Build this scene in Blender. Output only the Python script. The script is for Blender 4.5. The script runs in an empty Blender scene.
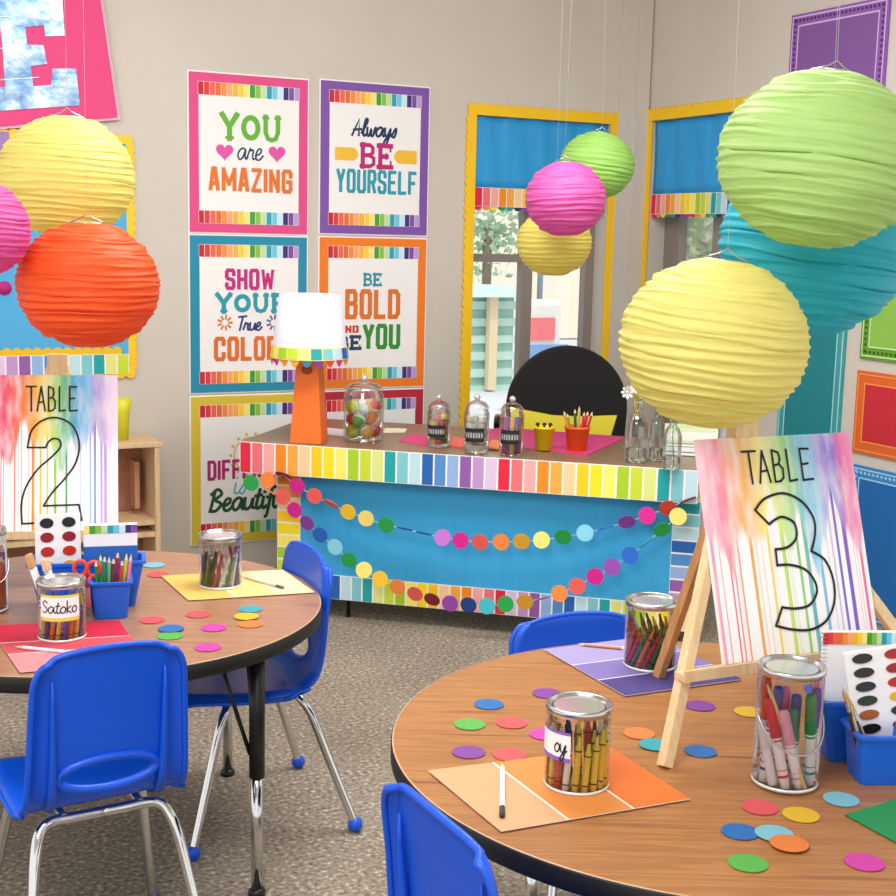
import bpy, bmesh, math, random
from mathutils import Vector, Matrix, Quaternion
random.seed(7)
PI = math.pi
scene = bpy.context.scene
COL = scene.collection

# ------------------------------------------------------------------ camera
F = 1331.8; PITCH = math.radians(8.97); ROLL = math.radians(-1.34); H = 1.5
YB = math.radians(26.476)
cr, sr, cp, sp = math.cos(ROLL), math.sin(ROLL), math.cos(PITCH), math.sin(PITCH)
CAM = Vector((0, 0, H))
cam_data = bpy.data.cameras.new('camera'); cam = bpy.data.objects.new('camera', cam_data); COL.objects.link(cam)
right = Vector((cr, -sr*sp, -sr*cp)); up = Vector((sr, cr*sp, cr*cp)); fwd = Vector((0, cp, -sp))
cam.matrix_world = Matrix(((right.x, up.x, -fwd.x, 0), (right.y, up.y, -fwd.y, 0), (right.z, up.z, -fwd.z, H), (0, 0, 0, 1)))
cam_data.sensor_width = 36; cam_data.lens = 36*F/896; cam_data.clip_start = 0.05
scene.camera = cam

def ray(x, y): return right*((x-448)/F) + up*(-(y-448)/F) + fwd
def onz(x, y, z=0.0):
    d = ray(x, y); return CAM + d*((z-H)/d.z)
def aty(x, y, Y):
    d = ray(x, y); return CAM + d*(Y/d.y)
def loc_on(M, x, y, off=0.0):
    """local (x, z) of a picture point on the plane y=off of frame M"""
    n = M.to_3x3() @ Vector((0, 1, 0)); p = M @ Vector((0, off, 0)); d = ray(x, y)
    w = CAM + d*(n.dot(p-CAM)/n.dot(d)); l = M.inverted() @ w
    return (l.x, l.z)
def fr(loc, rz=0.0): return Matrix.Translation(Vector(loc)) @ Matrix.Rotation(rz, 4, 'Z')

# ------------------------------------------------------------------ materials
def lin(h):
    h = h.lstrip('#'); v = [int(h[i:i+2], 16)/255 for i in (0, 2, 4)]
    return tuple(c/12.92 if c <= .04045 else ((c+.055)/1.055)**2.4 for c in v) + (1.0,)
MC = {}
def mat(hexc, rough=.6, metal=0.0, name=None, coat=0.0, bump=0.0, bscale=60, emis=0):
    key = (hexc, rough, metal, coat, bump, bscale)
    if key in MC: return MC[key]
    m = bpy.data.materials.new(name or 'm_'+hexc.strip('#')); m.use_nodes = True
    nt = m.node_tree; b = nt.nodes['Principled BSDF']
    b.inputs['Base Color'].default_value = lin(hexc); b.inputs['Roughness'].default_value = rough
    b.inputs['Metallic'].default_value = metal; b.inputs['Coat Weight'].default_value = coat
    tc = nt.nodes.new('ShaderNodeTexCoord'); n = nt.nodes.new('ShaderNodeTexNoise')
    n.inputs['Scale'].default_value = bscale; nt.links.new(tc.outputs['Object'], n.inputs['Vector'])
    # slight procedural roughness variation on every surface
    mr = nt.nodes.new('ShaderNodeMapRange'); nt.links.new(n.outputs['Fac'], mr.inputs['Value'])
    mr.inputs['To Min'].default_value = max(rough-.05, .02); mr.inputs['To Max'].default_value = min(rough+.05, 1)
    nt.links.new(mr.outputs['Result'], b.inputs['Roughness'])
    if bump:
        bp = nt.nodes.new('ShaderNodeBump'); bp.inputs['Strength'].default_value = bump; bp.inputs['Distance'].default_value = .004
        nt.links.new(n.outputs['Fac'], bp.inputs['Height']); nt.links.new(bp.outputs['Normal'], b.inputs['Normal'])
    MC[key] = m; return m
def ramp(nt, stops, interp='LINEAR'):
    r = nt.nodes.new('ShaderNodeValToRGB'); r.color_ramp.interpolation = interp
    e = r.color_ramp.elements
    while len(e) > 1: e.remove(e[-1])
    e[0].position = stops[0][0]; e[0].color = lin(stops[0][1])
    for p, c in stops[1:]:
        q = e.new(p); q.color = lin(c)
    return r
def nodes(name, rough=.6):
    m = bpy.data.materials.new(name); m.use_nodes = True; nt = m.node_tree
    b = nt.nodes['Principled BSDF']; b.inputs['Roughness'].default_value = rough
    tc = nt.nodes.new('ShaderNodeTexCoord')
    return m, nt, b, tc
def math_n(nt, op, a, b=None):
    n = nt.nodes.new('ShaderNodeMath'); n.operation = op
    for i, v in enumerate((a, b)):
        if v is None: continue
        if isinstance(v, (int, float)): n.inputs[i].default_value = v
        else: nt.links.new(v, n.inputs[i])
    return n.outputs[0]

def wood_mat(name, c1, c2, scale=(1.2, 28, 28), rough=.35, coat=0.0, rot=0.0):
    m, nt, b, tc = nodes(name, rough)
    mp = nt.nodes.new('ShaderNodeMapping'); mp.inputs['Scale'].default_value = scale; mp.inputs['Rotation'].default_value = (0, 0, rot)
    nt.links.new(tc.outputs['Object'], mp.inputs['Vector'])
    n = nt.nodes.new('ShaderNodeTexNoise'); n.inputs['Scale'].default_value = 1.6; n.inputs['Detail'].default_value = 8; n.inputs['Roughness'].default_value = .62; n.inputs['Distortion'].default_value = .25
    nt.links.new(mp.outputs[0], n.inputs['Vector'])
    r = ramp(nt, [(.3, c2), (.47, c1), (.55, c2), (.7, c1)])
    r.color_ramp.elements[2].color = tuple((a+b_)/2 for a, b_ in zip(lin(c1), lin(c2)))
    nt.links.new(n.outputs['Fac'], r.inputs[0]); nt.links.new(r.outputs[0], b.inputs['Base Color'])
    b.inputs['Coat Weight'].default_value = coat; b.inputs['Coat Roughness'].default_value = .25
    return m
M_TOP3 = wood_mat('oak_laminate', '#B47C46', '#7F4A26', (1.3, 30, 1), .34, rot=math.radians(-25))
M_TOP1 = wood_mat('oak_laminate_sheen', '#AE8060', '#8A5C42', (1.3, 22, 1), .30, rot=math.radians(-12))  # oak made paler and pinker; the left table's reflections are in the colour
M_DESK = wood_mat('desk_laminate', '#94745A', '#6E5340', (1.3, 24, 1), .3)
M_PINE = wood_mat('pine', '#EBCFA0', '#D5AE78', (14, 14, 1.5), .55)
M_PINE_SHADE = wood_mat('pine_shaded', '#C89660', '#9E6A3C', (14, 14, 1.5), .55)  # same pine, with the rear leg's shade put into the colour
M_BIRCH = wood_mat('birch', '#DDBE96', '#C9A478', (10, 10, 1.5), .5)
M_CABBACK = wood_mat('cabinet_back', '#B07858', '#8E5A40', (4, 4, 4), .6)

def lantern_mat(name, c):
    m, nt, b, tc = nodes(name, .5)
    b.inputs['Base Color'].default_value = lin(c)
    n = nt.nodes.new('ShaderNodeTexNoise'); n.inputs['Scale'].default_value = 11; n.inputs['Detail'].default_value = 7; n.inputs['Roughness'].default_value = .6
    mp = nt.nodes.new('ShaderNodeMapping'); mp.inputs['Scale'].default_value = (1, 1, 7)
    nt.links.new(tc.outputs['Object'], mp.inputs[0]); nt.links.new(mp.outputs[0], n.inputs['Vector'])
    bp = nt.nodes.new('ShaderNodeBump'); bp.inputs['Strength'].default_value = .9; bp.inputs['Distance'].default_value = .006
    nt.links.new(n.outputs['Fac'], bp.inputs['Height']); nt.links.new(bp.outputs[0], b.inputs['Normal'])
    b.inputs['Specular IOR Level'].default_value = .6
    tr = nt.nodes.new('ShaderNodeBsdfTranslucent'); tr.inputs['Color'].default_value = lin(c)
    mx = nt.nodes.new('ShaderNodeMixShader'); mx.inputs[0].default_value = .32
    out = nt.nodes['Material Output']
    nt.links.new(b.outputs[0], mx.inputs[1]); nt.links.new(tr.outputs[0], mx.inputs[2]); nt.links.new(mx.outputs[0], out.inputs[0])
    return m
def clear_mat(name, tint='#F2F4F4', refl=.12, rough=.03):
    m = bpy.data.materials.new(name); m.use_nodes = True; nt = m.node_tree; nt.nodes.remove(nt.nodes['Principled BSDF'])
    t = nt.nodes.new('ShaderNodeBsdfTransparent'); t.inputs[0].default_value = lin(tint)
    g = nt.nodes.new('ShaderNodeBsdfGlossy'); g.inputs['Roughness'].default_value = rough; g.inputs[0].default_value = (1, 1, 1, 1)
    lw = nt.nodes.new('ShaderNodeLayerWeight'); lw.inputs[0].default_value = .35
    a = math_n(nt, 'MULTIPLY_ADD', lw.outputs['Fresnel'], .75); a.node.inputs[2].default_value = refl*.4
    mx = nt.nodes.new('ShaderNodeMixShader'); nt.links.new(a, mx.inputs[0])
    nt.links.new(t.outputs[0], mx.inputs[1]); nt.links.new(g.outputs[0], mx.inputs[2])
    nt.links.new(mx.outputs[0], nt.nodes['Material Output'].inputs[0]); return m
M_CLEAR = clear_mat('clear_plastic', '#FCFDFD', .10)
M_GLASS = clear_mat('bottle_glass', '#F6FAF8', .15)
M_PANE = clear_mat('window_glass', '#F4FAFA', .03)
M_CHROME = mat('#D9D9D9', .1, 1.0); M_STEEL = mat('#C9C9C9', .22, 1.0)
M_BLUEPL = mat('#0352D4', .38, 0); M_BLUETUB = mat('#0F62D6', .4)
M_BLACK = mat('#17150F', .5); M_BLKM = mat('#111111', .35); M_BLKFAB = mat('#1A1A1A', .95, bump=.4, bscale=400)
M_WHITE = mat('#F3F1EE', .7); M_INK = mat('#151515', .7)
def P_(h, r=.65): return mat(h, r)
def soft(h, f=.8):
    v = [int(h[i:i+2], 16) for i in (1, 3, 5)]; return '#%02X%02X%02X' % tuple(int(c*f**.45) for c in v)

def paper_crumple(name, c):
    m, nt, b, tc = nodes(name, .6)
    b.inputs['Base Color'].default_value = lin(c)
    n = nt.nodes.new('ShaderNodeTexNoise'); n.inputs['Scale'].default_value = 5; n.inputs['Detail'].default_value = 4
    mp = nt.nodes.new('ShaderNodeMapping'); mp.inputs['Scale'].default_value = (3, 1, .6)
    nt.links.new(tc.outputs['Object'], mp.inputs[0]); nt.links.new(mp.outputs[0], n.inputs['Vector'])
    bp = nt.nodes.new('ShaderNodeBump'); bp.inputs['Strength'].default_value = .5; bp.inputs['Distance'].default_value = .02
    nt.links.new(n.outputs['Fac'], bp.inputs['Height']); nt.links.new(bp.outputs[0], b.inputs['Normal'])
    return m
M_BLUEPAP = paper_crumple('blue_paper', '#34A4DA')
M_BLUEPAP2 = paper_crumple('blue_valance_paper', '#2A9CDC')

def wall_material():
    m, nt, b, tc = nodes('painted_wall', .85)
    n = nt.nodes.new('ShaderNodeTexNoise'); n.inputs['Scale'].default_value = 1.3; n.inputs['Detail'].default_value = 6
    nt.links.new(tc.outputs['Object'], n.inputs['Vector'])
    r = ramp(nt, [(.3, '#C7BFB3'), (.7, '#D0C8BD')]); nt.links.new(n.outputs['Fac'], r.inputs[0]); nt.links.new(r.outputs[0], b.inputs['Base Color'])
    n2 = nt.nodes.new('ShaderNodeTexNoise'); n2.inputs['Scale'].default_value = 40; n2.inputs['Detail'].default_value = 4
    nt.links.new(tc.outputs['Object'], n2.inputs['Vector'])
    bp = nt.nodes.new('ShaderNodeBump'); bp.inputs['Strength'].default_value = .15; bp.inputs['Distance'].default_value = .005
    nt.links.new(n2.outputs['Fac'], bp.inputs['Height']); nt.links.new(bp.outputs[0], b.inputs['Normal'])
    return m
M_WALL = wall_material()
def floor_material():
    m, nt, b, tc = nodes('speckled_floor', .8)
    n = nt.nodes.new('ShaderNodeTexNoise'); n.inputs['Scale'].default_value = 78; n.inputs['Detail'].default_value = 3
    v = nt.nodes.new('ShaderNodeTexNoise'); v.inputs['Scale'].default_value = 2.2; v.inputs['Detail'].default_value = 4
    for q in (n, v): nt.links.new(tc.outputs['Object'], q.inputs['Vector'])
    r = ramp(nt, [(.27, '#5E5346'), (.40, '#8B7F71'), (.52, '#A09484'), (.61, '#B0A595'), (.68, '#DED5C6')])
    nt.links.new(n.outputs['Fac'], r.inputs[0])
    r2 = ramp(nt, [(.3, '#D6D2CC'), (.7, '#F4F2EE')]); nt.links.new(v.outputs['Fac'], r2.inputs[0])
    mx = nt.nodes.new('ShaderNodeMix'); mx.data_type = 'RGBA'; mx.blend_type = 'MULTIPLY'; mx.inputs[0].default_value = 1
    nt.links.new(r.outputs[0], mx.inputs[6]); nt.links.new(r2.outputs[0], mx.inputs[7]); nt.links.new(mx.outputs[2], b.inputs['Base Color'])
    return m
M_FLOOR = floor_material()

def watercolor(name, w, h, stops, flip=0.0):
    """rainbow washes running down into thin drips; x in [-w/2,w/2], z in [0,h]"""
    m, nt, b, tc = nodes(name, .6)
    sx = nt.nodes.new('ShaderNodeSeparateXYZ'); nt.links.new(tc.outputs['Object'], sx.inputs[0])
    X, Z = sx.outputs['X'], sx.outputs['Z']
    u = math_n(nt, 'ADD', math_n(nt, 'DIVIDE', X, w), .5); v = math_n(nt, 'DIVIDE', Z, h)
    n = nt.nodes.new('ShaderNodeTexNoise'); n.inputs['Scale'].default_value = 1; n.inputs['Detail'].default_value = 3
    mp = nt.nodes.new('ShaderNodeMapping'); mp.inputs['Scale'].default_value = (30, 1, 5); mp.inputs['Location'].default_value = (flip, 0, 0)
    nt.links.new(tc.outputs['Object'], mp.inputs[0]); nt.links.new(mp.outputs[0], n.inputs['Vector'])
    du = math_n(nt, 'MULTIPLY', math_n(nt, 'SUBTRACT', n.outputs['Fac'], .5), .16)
    uu = math_n(nt, 'ADD', u, du)
    r = ramp(nt, stops); nt.links.new(uu, r.inputs[0])
    # washes are mottled with paler paint
    n3 = nt.nodes.new('ShaderNodeTexNoise'); n3.inputs['Scale'].default_value = 1.0; n3.inputs['Detail'].default_value = 5
    mp3 = nt.nodes.new('ShaderNodeMapping'); mp3.inputs['Scale'].default_value = (45, 1, 12); nt.links.new(tc.outputs['Object'], mp3.inputs[0]); nt.links.new(mp3.outputs[0], n3.inputs['Vector'])
    mott = nt.nodes.new('ShaderNodeMapRange'); nt.links.new(n3.outputs['Fac'], mott.inputs['Value'])
    mott.inputs['From Min'].default_value = .42; mott.inputs['From Max'].default_value = .75; mott.inputs['To Max'].default_value = .72
    wash = nt.nodes.new('ShaderNodeMix'); wash.data_type = 'RGBA'; nt.links.new(mott.outputs[0], wash.inputs[0]); nt.links.new(r.outputs[0], wash.inputs[6]); wash.inputs[7].default_value = lin('#F7F2F6')
    def n1(scale, seed, detail=2.0):
        q = nt.nodes.new('ShaderNodeTexNoise'); q.noise_dimensions = '1D'; q.inputs['Scale'].default_value = scale; q.inputs['Detail'].default_value = detail
        nt.links.new(math_n(nt, 'ADD', u, seed), q.inputs['W']); return q.outputs['Fac']
    edge = math_n(nt, 'ADD', math_n(nt, 'MULTIPLY', n1(7, 3.1+flip), .75), .17)
    painted = nt.nodes.new('ShaderNodeMapRange'); nt.links.new(math_n(nt, 'SUBTRACT', v, edge), painted.inputs['Value'])
    painted.inputs['From Min'].default_value = -.03; painted.inputs['From Max'].default_value = .03
    drip = nt.nodes.new('ShaderNodeMapRange'); nt.links.new(n1(34, 7.7+flip, 1), drip.inputs['Value'])
    drip.inputs['From Min'].default_value = .53; drip.inputs['From Max'].default_value = .60
    r2 = nt.nodes.new('ShaderNodeMix'); r2.data_type = 'RGBA'; r2.blend_type = 'MULTIPLY'; r2.inputs[0].default_value = .55
    nt.links.new(r.outputs[0], r2.inputs[6]); nt.links.new(r.outputs[0], r2.inputs[7])
    dm = nt.nodes.new('ShaderNodeMix'); dm.data_type = 'RGBA'; nt.links.new(drip.outputs[0], dm.inputs[0]); dm.inputs[6].default_value = lin('#F8F6F6'); nt.links.new(r2.outputs[2], dm.inputs[7])
    fm = nt.nodes.new('ShaderNodeMix'); fm.data_type = 'RGBA'; nt.links.new(painted.outputs[0], fm.inputs[0]); nt.links.new(dm.outputs[2], fm.inputs[6]); nt.links.new(wash.outputs[2], fm.inputs[7])
    nt.links.new(fm.outputs[2], b.inputs['Base Color'])
    return m

# ------------------------------------------------------------------ mesh helpers
def bmn(): return bmesh.new()
def box(bm, c, s, R=None, mi=0, taper=None):
    """taper=(tx,ty): scale of the top face"""
    vs = []
    for z in (-1, 1):
        for x, y in ((-1, -1), (1, -1), (1, 1), (-1, 1)):
            tx, ty = (taper if taper and z > 0 else (1, 1))
            v = Vector((x*s[0]/2*tx, y*s[1]/2*ty, z*s[2]/2))
            if R is not None: v = R @ v
            vs.append(bm.verts.new(v+Vector(c)))
    fs = [(0, 3, 2, 1), (4, 5, 6, 7), (0, 1, 5, 4), (1, 2, 6, 5), (2, 3, 7, 6), (3, 0, 4, 7)]
    out = []
    for f in fs:
        q = bm.faces.new([vs[i] for i in f]); q.material_index = mi; out.append(q)
    return vs, out
def rbox(c, s, r=.005, R=None, taper=None, seg=2):
    bm = bmn(); box(bm, c, s, R, 0, taper)
    bmesh.ops.bevel(bm, geom=bm.edges[:]+bm.verts[:], offset=r, segments=seg, affect='EDGES', profile=.6)
    return bm
def basis(d):
    d = d.normalized(); a = Vector((0, 0, 1)) if abs(d.z) < .95 else Vector((1, 0, 0))
    x = d.cross(a).normalized(); y = d.cross(x).normalized(); return x, y
def tube(bm, pts, r, seg=12, mi=0, cap=True, closed=False, smooth=True, radii=None):
    pts = [Vector(p) for p in pts]; n = len(pts); rings = []; px = None
    for i, p in enumerate(pts):
        if closed: d = pts[(i+1) % n]-pts[i-1]
        else: d = pts[min(i+1, n-1)]-pts[max(i-1, 0)]
        d.normalize()
        if px is None: x, y = basis(d)
        else:
            x = (px - d*px.dot(d)); x.normalize(); y = d.cross(x)
        px = x; rr = radii[i] if radii else r
        rings.append([bm.verts.new(p + x*(rr*math.cos(2*PI*k/seg)) + y*(rr*math.sin(2*PI*k/seg))) for k in range(seg)])
    m = n if closed else n-1
    for i in range(m):
        a, b_ = rings[i], rings[(i+1) % n]
        for k in range(seg):
            f = bm.faces.new((a[k], a[(k+1) % seg], b_[(k+1) % seg], b_[k])); f.material_index = mi; f.smooth = smooth
    if cap and not closed:
        f = bm.faces.new(rings[0]); f.material_index = mi
        f = bm.faces.new(rings[-1]); f.material_index = mi
def lathe(bm, prof, seg=32, c=(0, 0, 0), mi=0, smooth=True, mis=None):
    """prof: list of (r,z)"""
    rings = []
    for r, z in prof:
        if r < 1e-6: rings.append([bm.verts.new(Vector(c)+Vector((0, 0, z)))])
        else: rings.append([bm.verts.new(Vector(c)+Vector((r*math.cos(2*PI*k/seg), r*math.sin(2*PI*k/seg), z))) for k in range(seg)])
    for i in range(len(rings)-1):
        a, b_ = rings[i], rings[i+1]
        for k in range(seg):
            k2 = (k+1) % seg
            if len(a) == 1 and len(b_) == 1: continue
            if len(a) == 1: f = bm.faces.new((a[0], b_[k2], b_[k]))
            elif len(b_) == 1: f = bm.faces.new((a[k], a[k2], b_[0]))
            else: f = bm.faces.new((a[k], a[k2], b_[k2], b_[k]))
            f.smooth = smooth; f.material_index = mis[i] if mis else mi
def catmull(pts, closed=False, k=6):
    n = len(pts); out = []
    if n < 3 and not closed: return pts
    rng = range(n) if closed else range(n-1)
    for i in rng:
        if closed: p0, p1, p2, p3 = pts[i-1], pts[i], pts[(i+1) % n], pts[(i+2) % n]
        else: p0, p1, p2, p3 = pts[max(i-1, 0)], pts[i], pts[i+1], pts[min(i+2, n-1)]
        for j in range(k):
            t = j/k
            out.append(tuple(.5*((2*b)+(-a+c)*t+(2*a-5*b+4*c-d)*t*t+(-a+3*b-3*c+d)*t**3) for a, b, c, d in zip(p0, p1, p2, p3)))
    if not closed: out.append(tuple(pts[-1]))
    return out
def prism(bm, poly, y0, y1, mi=0, side=None):
    """polygon of (x,z), extruded between y0 (front, smaller) and y1"""
    a = [bm.verts.new((x, y0, z)) for x, z in poly]; b_ = [bm.verts.new((x, y1, z)) for x, z in poly]
    n = len(poly)
    f = bm.faces.new(a); f.material_index = mi
    f = bm.faces.new(b_[::-1]); f.material_index = mi
    for i in range(n):
        f = bm.faces.new((a[i], b_[i], b_[(i+1) % n], a[(i+1) % n])); f.material_index = mi if side is None else side
def rect(bm, x0, z0, x1, z1, y, mi=0):
    vs = [bm.verts.new(p) for p in ((x0, y, z0), (x1, y, z0), (x1, y, z1), (x0, y, z1))]
    f = bm.faces.new(vs); f.material_index = mi
RIB = [0]
def ribbon(bm, pts, w, y=-.001, mi=0, closed=False):
    """flat pen stroke in the XZ plane; every stroke lies a hair above the one before"""
    RIB[0] = (RIB[0]+1) % 12; y = y-.00006*RIB[0]
    n = len(pts); L = []; R_ = []
    for i in range(n):
        if closed: a, b_ = pts[i-1], pts[(i+1) % n]
        else: a, b_ = pts[max(i-1, 0)], pts[min(i+1, n-1)]
        dx, dz = b_[0]-a[0], b_[1]-a[1]; l = math.hypot(dx, dz) or 1; nx, nz = -dz/l*w/2, dx/l*w/2
        e = 0 if closed else (w*.35 if i in (0, n-1) else 0); sg = -1 if i == 0 else 1
        x, z = pts[i][0]+dx/l*e*sg, pts[i][1]+dz/l*e*sg
        L.append(bm.verts.new((x+nx, y, z+nz))); R_.append(bm.verts.new((x-nx, y, z-nz)))
    m = n if closed else n-1
    for i in range(m):
        j = (i+1) % n
        try:
            f = bm.faces.new((L[i], R_[i], R_[j], L[j])); f.material_index = mi
        except ValueError: pass
def ink_poly(bm, pts, w, **k):
    """straight-cornered stroke: each segment its own quad, joints overlap"""
    for a, b_ in zip(pts[:-1], pts[1:]): ribbon(bm, [a, b_], w, **k)

def link(name, bm, mats, parent=None, smooth=None, recalc=True):
    me = bpy.data.meshes.new(name)
    if recalc: bmesh.ops.recalc_face_normals(bm, faces=bm.faces[:])
    if smooth is not None:
        for f in bm.faces: f.smooth = smooth
    bm.to_mesh(me); bm.free()
    for m in (mats if isinstance(mats, (list, tuple)) else [mats]): me.materials.append(m)
    o = bpy.data.objects.new(name, me); COL.objects.link(o)
    if parent is not None: o.parent = parent
    return o
def tag(o, label, cat, group=None, kind=None):
    o['label'] = label; o['category'] = cat
    if group: o['group'] = group
    if kind: o['kind'] = kind
    return o
def thing(name, label, cat, M=None, group=None):
    o = bpy.data.objects.new(name, None); COL.objects.link(o); o.empty_display_size = .05
    if M is not None: o.matrix_world = M
    return tag(o, label, cat, group)
def single(name, bm, mats, label, cat, M=None, group=None, smooth=None):
    o = link(name, bm, mats, None, smooth)
    if M is not None: o.matrix_world = M
    return tag(o, label, cat, group)
def struct(name, bm, mats, M=None, label=None, cat=None):
    o = link(name, bm, mats)
    if M is not None: o.matrix_world = M
    o['kind'] = 'structure'
    o['label'] = label or name.replace('_', ' '); o['category'] = cat or name.split('_')[0]
    return o
def bevel_mod(o, w=.003, seg=2):
    b = o.modifiers.new('bevel', 'BEVEL'); b.width = w; b.segments = seg; b.limit_method = 'ANGLE'
def copy_tree(o, parent=None):
    c = o.copy(); COL.objects.link(c)
    if parent is not None: c.parent = parent
    for ch in list(o.children): copy_tree(ch, c)
    return c

def text_bm(s, x0, z0, x1, z1, y=-.001, bold=.02, shear=0.0, spacing=1.0, bm=None, mi=0):
    cu = bpy.data.curves.new('lettering', 'FONT'); cu.body = s; cu.offset = bold; cu.shear = shear; cu.space_character = spacing
    cu.resolution_u = 3
    o = bpy.data.objects.new('t', cu); me = bpy.data.meshes.new_from_object(o)
    if bm is None: bm = bmn()
    xs = [v.co.x for v in me.vertices]; ys = [v.co.y for v in me.vertices]
    ax, bx, ay, by = min(xs), max(xs), min(ys), max(ys)
    vm = [bm.verts.new((x0+(v.co.x-ax)/(bx-ax)*(x1-x0), y, z0+(v.co.y-ay)/(by-ay)*(z1-z0))) for v in me.vertices]
    for p in me.polygons:
        try:
            f = bm.faces.new([vm[i] for i in p.vertices]); f.material_index = mi
        except ValueError: pass
    bpy.data.objects.remove(o); bpy.data.curves.remove(cu); bpy.data.meshes.remove(me)
    return bm

# slab serif capitals as heavy strokes (unit box 1 x 1)
def slab_bm(s, x0, z0, x1, z1, y=-.001, bm=None):
    G = {
     'Y': [[(.1, 1), (.5, .5), (.9, 1)], [(.5, .5), (.5, 0)], ['s', 0, .3, 1], ['s', .7, 1, 1], ['s', .28, .72, 0]],
     'O': [['o']],
     'U': [[(.17, 1), (.17, .35), (.3, .1), (.5, .05), (.7, .1), (.83, .35), (.83, 1)], ['s', 0, .36, 1], ['s', .64, 1, 1]],
     'B': [[(.2, 0), (.2, 1)], [(.1, .95), (.65, .95), (.83, .85), (.83, .63), (.62, .52), (.2, .52)], [(.62, .52), (.9, .4), (.9, .15), (.65, .05), (.1, .05)], ['s', 0, .3, 1], ['s', 0, .3, 0]],
     'E': [[(.2, 0), (.2, 1)], [(.05, .95), (.92, .95)], [(.2, .5), (.65, .5)], [(.05, .05), (.95, .05)], ['v', .9, 1, .72], ['v', .93, 0, .3], ['v', .65, .4, .62]],
     'R': [[(.2, 0), (.2, 1)], [(.1, .95), (.65, .95), (.85, .85), (.85, .6), (.62, .48), (.2, .48)], [(.55, .48), (.85, .05)], ['s', 0, .3, 1], ['s', 0, .42, 0], ['s', .7, 1, 0]],
    }
    if bm is None: bm = bmn()
    n = len(s); g = .12; cw = (x1-x0)/(n+g*(n-1)); hh = z1-z0; w = cw*.27
    for i, ch in enumerate(s):
        ox = x0+i*cw*(1+g); T = lambda p: (ox+p[0]*cw, z0+p[1]*hh)
        for st in G[ch]:
            if st[0] == 's':
                zz = min(max(st[3]*hh, w*.3), hh-w*.3); ribbon(bm, [(ox+st[1]*cw+w*.2, z0+zz), (ox+st[2]*cw-w*.2, z0+zz)], w*.6, y=y)
            elif st[0] == 'v': ribbon(bm, [T((st[1]-.05, st[2])), T((st[1]-.05, st[3]))], w*.45, y=y)
            elif st[0] == 'o':
                pts = [(ox+cw*.5+cw*.38*math.cos(a*PI/10), z0+hh*.5+(hh*.5-w*.45)*math.sin(a*PI/10)) for a in range(20)]
                ribbon(bm, pts, w, y=y, closed=True)
            else:
                p = [T(q) for q in st]
                if len(p) > 3: ribbon(bm, p, w*.9, y=y)
                else: ink_poly(bm, p, w, y=y)
    return bm
# heavy condensed capitals
BL = {
 'A': [[(0, 0), (.38, 1)], [(.38, 1), (.62, 1)], [(.62, 1), (1, 0)], [(.18, .28), (.82, .28)]],
 'M': [[(0, 0), (0, 1)], [(0, 1), (.5, .25)], [(.5, .25), (1, 1)], [(1, 1), (1, 0)]],
 'Z': [[(0, 1), (1, 1)], [(1, 1), (0, 0)], [(0, 0), (1, 0)]], 'I': [[(.5, 0), (.5, 1)]],
 'N': [[(0, 0), (0, 1)], [(0, 1), (1, 0)], [(1, 0), (1, 1)]],
 'G': [[(1, .72), (1, .88), (.85, 1), (.15, 1), (0, .88), (0, .12), (.15, 0), (.85, 0), (1, .12), (1, .48), (.55, .48)]],
 'Y': [[(0, 1), (.5, .45)], [(1, 1), (.5, .45)], [(.5, .45), (.5, 0)]],
 'O': [[(0, .12), (0, .88), (.15, 1), (.85, 1), (1, .88), (1, .12), (.85, 0), (.15, 0), (0, .12)]],
 'U': [[(0, 1), (0, .12), (.15, 0), (.85, 0), (1, .12), (1, 1)]],
 'R': [[(0, 0), (0, 1), (.85, 1), (1, .88), (1, .6), (.85, .48), (0, .48)], [(.6, .48), (1, 0)]],
 'S': [[(1, .75), (1, .88), (.85, 1), (.15, 1), (0, .88), (0, .65), (.15, .54), (.85, .46), (1, .35), (1, .12), (.85, 0), (.15, 0), (0, .12), (0, .25)]],
 'E': [[(1, 1), (0, 1), (0, 0), (1, 0)], [(0, .5), (.8, .5)]], 'L': [[(0, 1), (0, 0), (1, 0)]], 'F': [[(1, 1), (0, 1), (0, 0)], [(0, .5), (.8, .5)]],
 'H': [[(0, 0), (0, 1)], [(1, 0), (1, 1)], [(0, .5), (1, .5)]], 'W': [[(0, 1), (.2, 0)], [(.2, 0), (.5, .8)], [(.5, .8), (.8, 0)], [(.8, 0), (1, 1)]],
 'C': [[(1, .72), (1, .88), (.85, 1), (.15, 1), (0, .88), (0, .12), (.15, 0), (.85, 0), (1, .12), (1, .28)]],
 'B': [[(0, 0), (0, 1), (.82, 1), (.96, .9), (.96, .64), (.82, .53), (0, .53)], [(.82, .53), (1, .42), (1, .12), (.85, 0), (0, 0)]],
 'D': [[(0, 0), (0, 1), (.75, 1), (1, .85), (1, .15), (.75, 0), (0, 0)]], 'T': [[(0, 1), (1, 1)], [(.5, 1), (.5, 0)]]}
def block_bm(s, x0, z0, x1, z1, y=-.001):
    bm = bmn(); wd = [.32 if c == 'I' else (1.3 if c in 'MW' else 1) for c in s]; gap = .14
    u = (x1-x0)/(sum(wd)+gap*(len(s)-1)); w = u*.35; px = x0; hz = min(w, (z1-z0)*.2)
    for c, k in zip(s, wd):
        a, b_ = px+w/2, px+k*u-w/2
        for st in BL[c]:
            p = [(a+q[0]*(b_-a), z0+hz/2+q[1]*(z1-z0-hz)) for q in st]
            for i in range(len(p)-1):
                hor = abs(p[i][1]-p[i+1][1]) < 1e-6
                ribbon(bm, [p[i], p[i+1]], hz if hor else w*(.85 if c in 'MNWZ' and st[0][0] != st[1][0] else 1), y=y)
        px += (k+gap)*u
    return bm
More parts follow.
